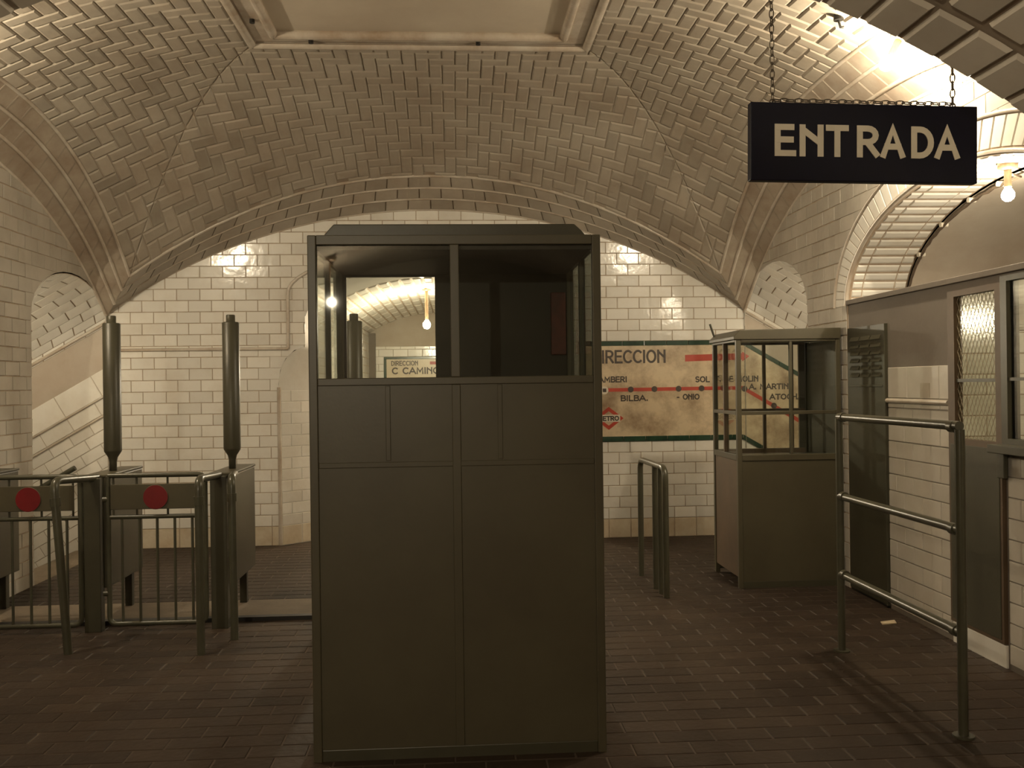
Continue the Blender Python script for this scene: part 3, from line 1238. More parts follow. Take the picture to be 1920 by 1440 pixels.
SX0, SXK, SX1 = 1.22, 2.88, 3.75
zt, zbm = 1.925, 0.985
drop = SL * (SX1 - SXK)
mb = MB()
for poly in ([(SX0, zbm), (SXK, zbm), (SXK, zt), (SX0, zt)], [(SXK, zbm), (SX1, zbm - drop), (SX1, zt - drop), (SXK, zt)]):
    mb.prism([(x - mu_o.x, z - mu_o.z) for x, z in poly], 'y', -0.004, 0.005)
mb.build('panel', MURAL, mu)
tl = 0.2216
for zc_, hh in ((1.945, 0.046), (0.99, 0.05)):
    x = SX0
    while x < SXK - 0.02:
        x2 = min(x + tl, SXK)
        box('border_tile', GREEN, mu, x + 0.002 - mu_o.x, x2 - 0.002 - mu_o.x, -0.012, 0.004, zc_ - hh / 2 - mu_o.z, zc_ + hh / 2 - mu_o.z, 0.003)
        x += tl
    x = SXK
    while x < SX1 - 0.02:
        x2 = min(x + 0.19, SX1)
        b = MB()
        a0_, a1_ = zc_ - SL * (x + 0.002 - SXK), zc_ - SL * (x2 - 0.002 - SXK)
        b.prism([(x + 0.002 - mu_o.x, a0_ - hh / 2 - mu_o.z), (x2 - 0.002 - mu_o.x, a1_ - hh / 2 - mu_o.z), (x2 - 0.002 - mu_o.x, a1_ + hh / 2 - mu_o.z), (x + 0.002 - mu_o.x, a0_ + hh / 2 - mu_o.z)], 'y', -0.012, 0.004)
        b.build('border_tile', GREEN, mu)
        x += 0.19


def mword(text, x0, x1, z, h, wgt):
    return word('lettering', text, x0 - mu_o.x, x1 - mu_o.x, z - mu_o.z, h, wgt, -0.0055, INK, mu, 0.002)


mword('DIRECCION', 1.36, 2.094, 1.745, 0.135, 0.021)
mword('CHAMBERI', 1.31, 1.70, 1.555, 0.062, 0.0125)
mword('BILBA.', 1.64, 1.91, 1.365, 0.062, 0.0125)
mword('- ONIO', 2.21, 2.435, 1.372, 0.060, 0.0125)
mword('SOL', 2.40, 2.54, 1.545, 0.062, 0.0125)
mword('T. DE MOLIN', 2.60, 3.04, 1.545, 0.062, 0.0125)
mword('A. MARTIN', 2.95, 3.35, 1.465, 0.060, 0.0125)
mword('ATOCHA', 3.16, 3.50, 1.36, 0.060, 0.0125)
mb = MB()
mb.prism([(x - mu_o.x, z - mu_o.z) for x, z in [(2.296, 1.757), (2.88, 1.770), (2.88, 1.752), (2.955, 1.803), (2.88, 1.85), (2.88, 1.834), (2.296, 1.823)]], 'y', -0.0055, -0.0035)
mb.build('arrow', REDP, mu)
mb = MB()
kx = 2.875
mb.prism([(x - mu_o.x, z - mu_o.z) for x, z in [(1.40, 1.462), (kx, 1.468), (kx + 0.01, 1.504), (1.40, 1.498)]], 'y', -0.0055, -0.0035)
mb.prism([(x - mu_o.x, z - mu_o.z) for x, z in [(kx, 1.468), (3.60, 1.468 - 0.592 * 0.725), (3.61, 1.508 - 0.592 * 0.725), (kx + 0.01, 1.504)]], 'y', -0.0055, -0.0035)
mb.build('route_line', REDP, mu)
for xd, zd in ((1.74, 1.483), (1.98, 1.484), (2.226, 1.484), (2.46, 1.485), (2.68, 1.486), (2.90, 1.475), (3.20, 1.30), (3.50, 1.12)):
    mb = MB()
    mb.prism([(xd - mu_o.x + 0.03 * math.cos(2 * math.pi * k / 14), zd - mu_o.z + 0.03 * math.sin(2 * math.pi * k / 14)) for k in range(14)], 'y', -0.007, -0.0034)
    mb.build('station_dot', INK, mu)
mb = MB()
mb.prism([(1.475 - mu_o.x + 0.04 * math.cos(2 * math.pi * k / 16), 1.478 - mu_o.z + 0.04 * math.sin(2 * math.pi * k / 16)) for k in range(16)], 'y', -0.007, -0.0034)
mb.build('station_ring', CREAM, mu)
box('station_mark', INK, mu, 1.457 - mu_o.x, 1.493 - mu_o.x, -0.0085, -0.006, 1.46 - mu_o.z, 1.496 - mu_o.z)
# lozenge emblem with name bar
ex, ez = 1.515 - mu_o.x, 1.197 - mu_o.z
mb = MB()
for sg in (1,):
    o4 = [(0.15, 0), (0, 0.115), (-0.15, 0), (0, -0.115)]
    i4 = [(0.095, 0), (0, 0.072), (-0.095, 0), (0, -0.072)]
    for k in range(4):
        k2 = (k + 1) % 4
        mb.prism([(ex + o4[k][0], ez + o4[k][1]), (ex + o4[k2][0], ez + o4[k2][1]), (ex + i4[k2][0], ez + i4[k2][1]), (ex + i4[k][0], ez + i4[k][1])], 'y', -0.0055, -0.0035)
em = mb.build('emblem_lozenge', REDP, mu)
box('emblem_bar', CREAM, em, ex - 0.125, ex + 0.115, -0.0065, -0.0035, ez - 0.036, ez + 0.036)
word('emblem_lettering', 'METRO', ex - 0.11, ex + 0.10, ez - 0.025, 0.05, 0.011, -0.0085, INK, em, 0.002)

# far sign in the passage
fs_ = thing('platform_sign', 'cream direction sign with green border at the end of the passage', 'sign', (-0.3, PYE - 0.01, 1.0))
fo = V3(fs_.location)
mb = MB()
mb.box(-1.06 - fo.x, 0.5 - fo.x, -0.006, 0.006, 1.0 - fo.z, 1.955 - fo.z)
mb.build('panel', mat('cream_glaze', (0.72, 0.62, 0.46), 0.3, col2=(0.6, 0.5, 0.36), nscale=4), fs_)
for (x0, x1, z0, z1) in ((-1.1, 0.54, 1.955, 1.99), (-1.1, 0.54, 0.965, 1.0), (-1.1, -1.06, 1.0, 1.955), (0.5, 0.54, 1.0, 1.955)):
    box('border', GREEN, fs_, x0 - fo.x, x1 - fo.x, -0.014, 0.006, z0 - fo.z, z1 - fo.z, 0.004)
word('lettering', 'DIRECCION', -0.985 - fo.x, -0.585 - fo.x, 1.855 - fo.z, 0.075, 0.012, -0.009, INK, fs_, 0.004)
word('lettering', 'C CAMINOS', -0.975 - fo.x, -0.17 - fo.x, 1.725 - fo.z, 0.105, 0.02, -0.009, INK, fs_, 0.004)
word('lettering', 'IBERIA', -0.66 - fo.x, -0.42 - fo.x, 1.63 - fo.z, 0.04, 0.008, -0.009, INK, fs_, 0.004) if False else None
mb = MB()
mb.prism([(x - fo.x, z - fo.z) for x, z in [(-0.40, 1.87), (-0.05, 1.87), (-0.05, 1.85), (0.03, 1.892), (-0.05, 1.935), (-0.05, 1.915), (-0.40, 1.915)]], 'y', -0.009, -0.005)
mb.build('arrow', REDP, fs_)

# ================================================================== CENTRAL BOOTH
kx0, kx1, ky0, ky1 = -0.607, 0.610, 3.775, 4.70
ki = thing('ticket_booth', 'large olive metal ticket booth with two front windows, standing in the centre', 'booth', (0.0015, 4.2375, 0))
ko = V3(ki.location)


def kbox(name, material, x0, x1, y0, y1, z0, z1, bevel=0.0, parent=None):
    return box(name, material, parent or ki, x0 - ko.x, x1 - ko.x, y0 - ko.y, y1 - ko.y, z0, z1, bevel)


P = 0.036
for (x, y) in ((kx0, ky0), (kx1 - P, ky0), (kx0, ky1 - P), (kx1 - P, ky1 - P)):
    kbox('post', OLIVE, x, x + P, y, y + P, 0.0, 2.175, 0.004)
kbox('base_rail', OLIVE_D, kx0 + P, kx1 - P, ky0 + 0.006, ky0 + P, 0.0, 0.05, 0.003)
for z0, z1, nm in ((2.135, 2.175, 'head_rail'), (1.553, 1.584, 'sill_rail')):
    kbox(nm, OLIVE, kx0 + P, kx1 - P, ky0, ky0 + P, z0, z1, 0.003)
    kbox(nm, OLIVE, kx0 + P, kx1 - P, ky1 - P, ky1, z0, z1, 0.003)
    for x in (kx0, kx1 - P):
        kbox(nm, OLIVE, x, x + P, ky0 + P, ky1 - P, z0, z1, 0.003)
kbox('mullion', OLIVE, -0.022, 0.016, ky0, ky0 + P, 1.584, 2.135, 0.003)
# front panels: two short ones under the sill and two tall ones
kbox('middle_rail', OLIVE, kx0 + P, kx1 - P, ky0 + 0.004, ky0 + P, 1.212, 1.235, 0.003)
kbox('centre_stile', OLIVE, -0.02, 0.016, ky0 + 0.002, ky0 + P - 0.002, 0.05, 1.553, 0.003)
for x0, x1 in ((kx0 + P, -0.02), (0.016, kx1 - P)):
    kbox('panel', OLIVE, x0, x1, ky0 + 0.008, ky0 + 0.03, 0.05, 1.212, 0.0)
    kbox('panel', OLIVE, x0, x1, ky0 + 0.008, ky0 + 0.03, 1.235, 1.553, 0.0)
kbox('trim_strip', OLIVE, -0.295, -0.275, ky0 + 0.004, ky0 + 0.012, 1.24, 1.55, 0.002)
kbox('trim_strip', OLIVE, 0.17, 0.19, ky0 + 0.004, ky0 + 0.012, 1.24, 1.55, 0.002)
for sx_ in (kx0 + 0.006, kx1 - 0.026):
    kbox('side_panel', OLIVE, sx_, sx_ + 0.02, ky0 + P, ky1 - P, 0.03, 1.553)
    kbox('side_mullion', OLIVE_D, sx_ - 0.004, sx_ + 0.024, 4.225, 4.255, 1.584, 2.135, 0.003)
    kbox('pane', GLASS, sx_ + 0.008, sx_ + 0.012, ky0 + P, 4.225, 1.584, 2.135)
    kbox('pane', GLASS, sx_ + 0.008, sx_ + 0.012, 4.255, ky1 - P, 1.584, 2.135)
kbox('pane', GLASS, kx0 + P, -0.022, ky0 + 0.016, ky0 + 0.02, 1.584, 2.135)
kbox('pane', GLASS, 0.016, kx1 - P, ky0 + 0.016, ky0 + 0.02, 1.584, 2.135)
# back: open window on the left, blind panel on the right
kbox('back_panel', DARKIN, kx0 + P, kx1 - P, ky1 - 0.03, ky1 - 0.006, 0.03, 1.553)
kbox('back_panel', DARKIN, -0.105, kx1 - P, ky1 - 0.03, ky1 - 0.006, 1.584, 2.135)
kbox('back_lintel', DARKIN, kx0 + P, -0.105, ky1 - 0.03, ky1 - 0.006, 2.108, 2.135)
kbox('back_stile', DARKIN, kx0 + P, kx0 + 0.05, ky1 - 0.03, ky1 - 0.006, 1.584, 2.108)
# dark lining inside, low shelf, stool-height counter
kbox('ceiling_lining', DARKIN, kx0 + P, kx1 - P, ky0 + P, ky1 - P, 2.118, 2.134)
kbox('counter', DARKIN, kx0 + P, kx1 - P, ky0 + P, ky0 + 0.36, 1.02, 1.05)
kbox('inner_board', mat('dark_red_board', (0.13, 0.022, 0.015), 0.5, col2=(0.07, 0.015, 0.012), nscale=12), 0.49, 0.565, ky1 - 0.06, ky1 - 0.031, 1.70, 2.02, 0.004)
kbox('floor_plate', DARKIN, kx0 + P, kx1 - P, ky0 + P, ky1 - P, 0.0, 0.03)
mb = MB()
prof = [(kx0 + 0.05, 2.175), (kx1 - 0.045, 2.175), (kx1 - 0.07, 2.205), (kx1 - 0.10, 2.232), (kx0 + 0.10, 2.232), (kx0 + 0.075, 2.205)]
mb.prism([(x - ko.x, z) for x, z in prof], 'y', ky0 + 0.07 - ko.y, ky1 - 0.05 - ko.y)
mb.build('roof_cap', OLIVE_D, ki, 0.004)
kbox('roof', OLIVE_D, kx0 + P, kx1 - P, ky0 + P, ky1 - P, 2.136, 2.174)

# ================================================================== SMALL BOOTH ON THE RIGHT
bx0, bx1, by0, by1 = 2.088, 2.885, 6.655, 7.30
bo_t = thing('inspector_booth', 'small open-windowed olive booth with a flat capped roof by the right wall', 'booth', ((bx0 + bx1) / 2, (by0 + by1) / 2, 0))
bo = V3(bo_t.location)


def bbx(name, material, x0, x1, y0, y1, z0, z1, bevel=0.0):
    return box(name, material, bo_t, x0 - bo.x, x1 - bo.x, y0 - bo.y, y1 - bo.y, z0, z1, bevel)


for (x, y) in ((bx0, by0), (bx1 - P, by0), (bx0, by1 - P), (bx1 - P, by1 - P)):
    bbx('post', OLIVE, x, x + P, y, y + P, 0.0, 1.86, 0.004)
for z0, z1, nm in ((1.845, 1.895, 'head_rail'), (0.955, 1.0, 'sill_rail'), (1.298, 1.325, 'glazing_bar')):
    bbx(nm, OLIVE, bx0 + P, bx1 - P, by0, by0 + P, z0, z1, 0.003) if nm != 'glazing_bar' else bbx(nm, OLIVE, bx0 + P, bx1 - P, by0 + 0.006, by0 + 0.03, z0, z1, 0.003)
    bbx(nm, BROWN, bx0 + P, bx1 - P, by1 - P, by1, z0, z1, 0.003)
    bbx(nm, OLIVE, bx0, bx0 + P, by0 + P, by1 - P, z0, z1, 0.003)
bbx('front_panel', OLIVE, bx0 + P, bx1 - P, by0 + 0.008, by0 + 0.028, 0.05, 0.955)
bbx('base_rail', OLIVE_D, bx0 + P, bx1 - P, by0 + 0.004, by0 + P, 0.0, 0.05)
bbx('side_panel', BROWN, bx0 + 0.008, bx0 + 0.028, by0 + P, by1 - P, 0.08, 0.955)
bbx('back_panel', OLIVE_D, bx0 + P, bx1 - P, by1 - 0.028, by1 - 0.008, 0.03, 0.955)
bbx('inner_wall', OLIVE_D, bx1 - 0.03, bx1 - 0.008, by0 + P, by1 - P, 0.03, 1.85)
bbx('back_blind', OLIVE_D, 2.80, bx1 - P, by1 - 0.03, by1 - 0.008, 1.0, 1.845)
bbx('muntin', OLIVE, 2.495, 2.515, by0 + 0.004, by0 + 0.032, 1.0, 1.845, 0.002)
bbx('muntin', BROWN, 2.50, 2.525, by1 - 0.03, by1 - 0.006, 1.0, 1.845, 0.002)
bbx('muntin', BROWN, 2.735, 2.755, by1 - 0.03, by1 - 0.006, 1.0, 1.845, 0.002)
bbx('muntin', BROWN, bx0 - 0.001, bx0 + 0.037, 6.98, 7.005, 1.0, 1.845, 0.002)
bbx('pane', GLASS, bx0 + P, 2.495, by0 + 0.016, by0 + 0.02, 1.0, 1.845)
bbx('pane', GLASS, 2.515, bx1 - P, by0 + 0.016, by0 + 0.02, 1.0, 1.845)
bbx('pane', GLASS, bx0 + 0.016, bx0 + 0.02, by0 + P, by1 - P, 1.0, 1.845)
bbx('counter', OLIVE_D, bx0 + P, bx1 - 0.04, by0 + P, by0 + 0.28, 0.965, 0.99)
mb = MB()
rx0, rx1 = bx0 - 0.02, bx1
mb.prism([(rx0 - bo.x, 1.862), (rx1 - bo.x, 1.862), (rx1 - bo.x, 1.945), (rx0 + 0.05 - bo.x, 1.935), (rx0 - bo.x, 1.885)], 'y', by0 - 0.01 - bo.y, by1 + 0.01 - bo.y)
mb.build('roof', OLIVE, bo_t, 0.004)
tubeobj('roof_pin', TUBE, bo_t, [(bx0 + 0.02 - bo.x, by1 - 0.02 - bo.y, 1.90), (bx0 - 0.02 - bo.x, by1 - 0.02 - bo.y, 2.02)], 0.009, 8)

# ================================================================== TURNSTILES
def pedestal(label, X, leg_pts, second=None):
    t = thing('turnstile_pedestal', label, 'turnstile', (X, 6.3, 0), 'turnstile pedestals in a row')
    box('column', OLIVE_D, t, -0.055, 0.05, -0.37, -0.30, 0, 0.985, 0.006)
    box('cabinet', OLIVE, t, -0.075, 0.07, -0.30, 0.36, 0.27, 0.985, 0.008)
    box('cabinet_lid', OLIVE, t, -0.08, 0.075, -0.305, 0.365, 0.985, 1.0, 0.004)
    box('support', OLIVE_D, t, -0.02, 0.03, 0.24, 0.29, 0, 0.27, 0.004)
    mb_ = MB()
    mb_.lathe([(0.0, 1.0), (0.024, 1.0), (0.024, 1.06), (0.03, 1.09), (0.055, 1.13), (0.057, 1.14), (0.057, 1.995), (0.05, 2.0), (0.03, 2.0), (0.03, 2.045), (0.026, 2.05), (0.0, 2.05)], 0.0, 0.0, 20)
    mb_.build('indicator_post', OLIVE_D, t)
    o = V3((X, 6.3, 0))
    for pts in leg_pts:
        gr = tubeobj('guide_rail', TUBE, t, fillet([V3(p) - o for p in pts], 0.07), 0.024, 12)
        e = V3(pts[1]) - o
        b = V3(pts[-1]) - o
        d = (b - e).normalized()
        tubeobj('elbow_collar', TUBE, gr, [e + d * 0.10, e + d * 0.15], 0.03, 12)
    return t


pedestal('turnstile pedestal at the far left, partly cut off by the photo edge', -3.19, [[(-3.19, 6.0, 0.985), (-3.19, 5.45, 1.02), (-3.19, 5.45, 0)]])
pedestal('turnstile pedestal between the two red disc gates', -2.33, [[(-2.32, 6.0, 0.985), (-2.365, 5.47, 1.02), (-2.293, 5.469, 0)]])
pedestal('turnstile pedestal with two guide rails, just left of the large booth', -1.535, [[(-1.55, 6.0, 0.985), (-1.51, 5.39, 1.02), (-1.503, 5.375, 0)], [(-1.46, 6.05, 0.985), (-1.395, 5.70, 1.0), (-1.382, 5.672, 0)]])
pedestal('turnstile pedestal behind the large booth, its post seen through the window', -0.70, [[(-0.70, 6.0, 0.985), (-0.70, 5.45, 1.02), (-0.70, 5.45, 0)]])


def gate(label, X0, X1):
    xm = (X0 + X1) / 2
    t = thing('swing_gate', label, 'gate', (xm, 5.93, 0), 'barred swing gates')
    h = (X1 - X0) / 2
    tubeobj('frame', TUBE, t, fillet([(-h, 0, 1.0), (h, 0, 1.0), (h, 0, 0.055), (-h, 0, 0.055), (-h, 0, 0.995)], 0.05), 0.016, 10)
    tubeobj('middle_bar', TUBE, t, [(-h, 0, 0.735), (h, 0, 0.735)], 0.014, 10)
    for k in range(5):
        x = -h + (k + 0.75) * 2 * h / 5.5
        tubeobj('bar', TUBE, t, [(x, 0, 0.06), (x, 0, 0.735)], 0.009, 8)
    for x in (-h * 0.42, h * 0.22, -h * 0.9, h * 0.85):
        tubeobj('bar', TUBE, t, [(x, 0.004, 0.735), (x, 0.004, 0.995)], 0.007, 8)
    sp_ = box('sign_plate', OLIVE, t, -h + 0.02, h - 0.03, -0.024, -0.014, 0.785, 0.945, 0.003)
    mb_ = MB()
    mb_.prism([(0.076 * math.cos(2 * math.pi * k / 32), 0.862 + 0.076 * math.sin(2 * math.pi * k / 32)) for k in range(32)], 'y', -0.03, -0.024)
    mb_.build('red_disc', RED, sp_)
    mb_ = MB()
    mb_.torus((0, -0.026, 0.862), 0.076, 0.003, (0, 1, 0), 32, 6)
    mb_.build('disc_rim', BROWN, sp_)
    for z in (0.25, 0.85):
        tubeobj('hinge', TUBE, t, [(-h - 0.035, 0, z), (-h, 0, z)], 0.018, 8)
    return t


gate('olive barred gate with red disc, furthest left, cut by the photo edge', -3.02, -2.40)
gate('olive barred gate with red disc between the two indicator posts', -2.225, -1.62)

# dark track and pale sill in the floor under the turnstiles
s_ = struct(box('trim_7', BLACK, None, -3.36, -0.62, 6.105, 6.16, 0.003, 0.030), 'black metal track across the floor under the turnstiles')
s_ = struct(box('trim_8', CONC, None, -3.36, -0.62, 6.16, 6.62, 0.002, 0.026), 'pale worn sill behind the black floor track')

# ================================================================== RAILINGS
t = thing('queue_railing', 'three-bar olive pipe railing in front of the office doors', 'railing', (2.17, 4.42, 0))
o = V3(t.location)
ya, yb = 3.79, 5.05
for z0_, z1_, nm in ((1.345, 1.340, 'top_rail'), (0.897, 0.888, 'rail'), (0.452, 0.443, 'rail')):
    tubeobj(nm, TUBE, t, [V3((2.165, ya, z0_)) - o, V3((2.175, yb, z1_)) - o], 0.021, 12)
for x, y in ((2.165, ya), (2.175, yb)):
    po = tubeobj('post', TUBE, t, [V3((x, y, 0.0)) - o, V3((x, y, 1.33)) - o], 0.021, 12)
    tubeobj('foot_plate', TUBE, po, [V3((x, y, 0.0)) - o, V3((x, y, 0.012)) - o], 0.045, 14)
    for z in (0.45, 0.893, 1.34):
        tubeobj('joint_collar', TUBE, po, [V3((x, y + (0.035 if y < 4 else -0.035), z)) - o, V3((x, y + (0.07 if y < 4 else -0.07), z)) - o], 0.026, 12)

t = thing('guide_hoop', 'waist-high hooped pipe barrier between the two booths', 'railing', (1.475, 6.81, 0))
o = V3(t.location)
tubeobj('hoop', TUBE, t, fillet([V3((1.461, 7.194, 0)) - o, V3((1.461, 7.194, 0.935)) - o, V3((1.485, 6.427, 0.935)) - o, V3((1.485, 6.427, 0)) - o], 0.09), 0.023, 12)
for x, y in ((1.475, 6.72), (1.48, 6.56)):
    tubeobj('upright', TUBE, t, [V3((x, y, 0)) - o, V3((x, y, 0.935)) - o], 0.023, 12)

t = thing('stair_handrail', 'short sloping pipe handrail inside the left stair doorway', 'handrail', (-3.75, 8.86, 0))
o = V3(t.location)
tubeobj('rail', TUBE, t, [V3((-3.63, 8.86, 0.81)) - o, V3((-4.4, 8.86, 0.81 - 0.77 * SL)) - o], 0.025, 10)
for x in (-3.75, -4.25):
    z = 0.81 - (-3.63 - x) * SL
    tubeobj('bracket', TUBE, t, [V3((x, 8.86, z)) - o, V3((x, 8.99, z - 0.06)) - o], 0.012, 8)

# ================================================================== TICKET OFFICE FRONT
XP = XR + 0.0
f = planar((XP, 0, 0), (0, 1, 0), (0, 0, 1), (-1, 0, 0))
PY0, PY1 = AY0, AY1
D1 = (5.965, 6.56, 0.0, 1.93)
D2 = (4.655, 5.175, 0.13, 2.06)
WN = (3.80, 4.60, 1.20, 2.09)
pw = struct(MB().build('wall_office_front', None), 'partition closing the office arch, grey above and white tiles below')
pt = MB()
for p in carve(rect(PY0, 0.0, PY1, 2.135), None, [rect(D1[0], -0.1, D1[1], D1[3]), rect(D2[0], -0.1, D2[1], D2[3]), rect(*[WN[0], WN[2], WN[1], WN[3]])]):
    pt.prism(p, 'x', XP + 0.004, XP + 0.05)
pw.data = pt.mesh('wall_office_front', PLASTER_G)
lim = [rect(D1[0] - 0.005, -0.1, D1[1] + 0.2, D1[3]), rect(D2[0] - 0.02, -0.1, D2[1] + 0.02, D2[3] + 0.1), rect(WN[0], WN[2] - 0.07, WN[1], WN[3])]
big = [carve(c, rect(PY0, 1.425, D1[0], 1.632), lim) for c in bond(PY0, D1[0], 1.425, 1.632, 0.39, 0.207, 0.004)]
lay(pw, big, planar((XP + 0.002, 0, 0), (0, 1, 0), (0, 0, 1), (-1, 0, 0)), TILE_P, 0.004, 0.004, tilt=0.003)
low = [carve(c, rect(PY0, 0.0, D1[0], 1.39), lim) for c in bond(PY0, D1[0], 0.03, 1.39, TW, TH, 0.004)]
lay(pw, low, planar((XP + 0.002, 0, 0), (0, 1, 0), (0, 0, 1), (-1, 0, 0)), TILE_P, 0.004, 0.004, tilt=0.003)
tubeobj('bead', MOULD, pw, [(XP - 0.004, 5.20, 1.408), (XP - 0.004, D1[0], 1.408)], 0.016, 8)
box('top_rail', PLASTER_G, pw, XP - 0.02, XP + 0.06, PY0, PY1, 2.105, 2.14, 0.004)
box('repair_patch', mat('grey_patch', (0.42, 0.37, 0.29), 0.5, col2=(0.36, 0.31, 0.24), nscale=9), pw, XP - 0.004, XP + 0.003, 5.415, 5.53, 1.435, 1.525)
box('threshold', TILE, pw, XP - 0.01, XP + 0.05, D2[0], D2[1], 0.0, D2[2] - 0.005, 0.006)

d1 = MB()
d1.box(XP - 0.012, XP + 0.03, D1[0], D1[1], 0.02, D1[3])
d1 = struct(d1.build('door_1', OLIVE_D), 'dark olive metal door with ventilation louvres beside the small booth')
for k in range(6):
    for j in range(3):
        y = 6.03 + j * 0.165
        z = 1.86 - k * 0.052
        b = MB()
        b.prism([(XP - 0.012, z), (XP - 0.028, z - 0.03), (XP - 0.012, z - 0.03)], 'y', y, y + 0.14)
        b.build('louvre', OLIVE_D, d1)
box('panel_strip', OLIVE_D, d1, XP - 0.02, XP - 0.01, 6.0, 6.53, 1.50, 1.515, 0.002)
box('panel_strip', OLIVE_D, d1, XP - 0.02, XP - 0.01, D1[0], D1[0] + 0.03, 0.02, D1[3], 0.002)
box('kick_gap', BLACK, d1, XP - 0.006, XP + 0.03, D1[0], D1[1], 0.0, 0.02)

d2 = struct(MB().build('door_2', None), 'dark office door with a tall wired glass pane')
mb = MB()
gy0, gy1, gz0, gz1 = 4.705, 5.105, 1.205, 2.025
for p in carve(rect(D2[0], D2[2], D2[1], D2[3]), None, [rect(gy0, gz0, gy1, gz1)]):
    mb.prism(p, 'x', XP - 0.02, XP + 0.03)
d2.data = mb.mesh('door_2', BROWN)
box('kick_panel', OLIVE_D, d2, XP - 0.024, XP - 0.018, gy0 - 0.03, gy1 + 0.05, 0.15, 1.17, 0.003)
box('glazing_bar', OLIVE_D, d2, XP - 0.01, XP + 0.02, gy0, gy1, 1.53, 1.548)
box('pane', GLASS_W, d2, XP + 0.002, XP + 0.008, gy0, gy1, gz0, 1.53)
box('pane', GLASS_W, d2, XP + 0.002, XP + 0.008, gy0, gy1, 1.548, gz1)
wm = MB()
sp = 0.036
n = int((gz1 - gz0 + gy1 - gy0) / sp) + 2
for sgn in (1, -1):
    for k in range(-14, 44):
        # lines y = y0 + k*sp, slanting
        z0_, z1_ = gz0, gz1
        ya_ = (gy0 if sgn > 0 else gy1) + sgn * (k * sp - 0.0)
        yb_ = ya_ - sgn * (gz1 - gz0) * 0.5
        seg = [(ya_, z0_), (yb_, z1_)]
        t0_, t1_ = 0.0, 1.0
        dy = yb_ - ya_
        for lo in ((gy0, 1), (gy1, -1)):
            d0 = (ya_ - lo[0]) * lo[1]
            dd = dy * lo[1]
            if abs(dd) < 1e-9:
                continue
            tt = -d0 / dd
            if dd > 0:
                t0_ = max(t0_, tt)
            else:
                t1_ = min(t1_, tt)
        if t1_ - t0_ > 0.02:
            pa_ = (XP + 0.0, ya_ + dy * t0_, z0_ + (z1_ - z0_) * t0_)
            pb_ = (XP + 0.0, ya_ + dy * t1_, z0_ + (z1_ - z0_) * t1_)
            wm.tube([pa_, pb_], 0.0016, 4, False)
o = wm.build('wire_mesh', WIRE, d2)
o['kind'] = 'stuff'
box('lock_box', OLIVE_D, d2, XP - 0.045, XP - 0.02, 4.60, 4.665, 1.02, 1.16, 0.004)

w1 = struct(MB().build('window_1', None), 'office window with a dark sill at the right edge')
mb = MB()
for p in carve(rect(WN[0], WN[2], WN[1] + 0.055, WN[3]), None, [rect(WN[0] + 0.05, WN[2] + 0.03, WN[1] - 0.0, WN[3] - 0.03)]):
    mb.prism(p, 'x', XP - 0.02, XP + 0.035)
w1.data = mb.mesh('window_1', OLIVE_D)
box('pane', GLASS, w1, XP + 0.0, XP + 0.006, WN[0] + 0.05, WN[1], WN[2] + 0.03, WN[3] - 0.03)
box('glazing_bar', OLIVE_D, w1, XP - 0.012, XP + 0.02, WN[0] + 0.05, WN[1], 1.535, 1.552)
box('window_sill', OLIVE_D, w1, XP - 0.10, XP + 0.06, WN[0], WN[1] + 0.06, 1.155, 1.20, 0.004)

# ================================================================== HANGING SIGN
hs = thing('hanging_sign', 'navy blue ENTRADA sign hanging from chains under the vault', 'sign', (1.665, 3.6, 2.51))
hs.rotation_euler = (0, math.radians(0.85), 0)
W2, H2 = 0.472, 0.158
box('board', NAVY, hs, -W2, W2, -0.02, 0.02, -H2, H2, 0.004)
hh = 0.130
for c, x0_, x1_ in (('E', -0.3692, -0.2979),
                    ('N', -0.2671, -0.1771),
                    ('T', -0.1507, -0.0802),
                    ('R', -0.0294, 0.0511),
                    ('A', 0.0767, 0.1542),
                    ('D', 0.1971, 0.2796),
                    ('A', 0.3033, 0.3830)):
    mb = MB()
    glyph(mb, c, x0_, -0.060, hh, 0.0245, -0.0225, 0.0045, (x1_ - x0_) / (GL[c][0] * hh))
    mb.build('letter', CREAM, hs)


def chain(p, q, link=0.03):
    mb_ = MB()
    p, q = V3(p), V3(q)
    d = (q - p)
    n_ = max(2, int(d.length / link))
    dn = d.normalized()
    side = dn.orthogonal().normalized()
    for k in range(n_):
        c_ = p + d * ((k + 0.5) / n_)
        ax = side if k % 2 else dn.cross(side)
        u = dn
        v = ax.cross(u)
        vs_, fs = [], []
        for i in range(10):
            a = 2 * math.pi * i / 10
            ctr = c_ + u * math.cos(a) * link * 0.68 + v * math.sin(a) * 0.009
            dd = (u * math.cos(a) + v * math.sin(a))
            for j in range(4):
                b = 2 * math.pi * j / 4
                vs_.append(ctr + (dd * math.cos(b) + ax * math.sin(b)) * 0.0026)
        for i in range(10):
            for j in range(4):
                fs.append((i * 4 + j, ((i + 1) % 10) * 4 + j, ((i + 1) % 10) * 4 + (j + 1) % 4, i * 4 + (j + 1) % 4))
        mb_.add(vs_, fs, True)
    return mb_


def vz(x_, y_):
    return zvault(x_, y_) if abs(x_ - XC) < VA and abs(y_ - YC) < VB else 3.2


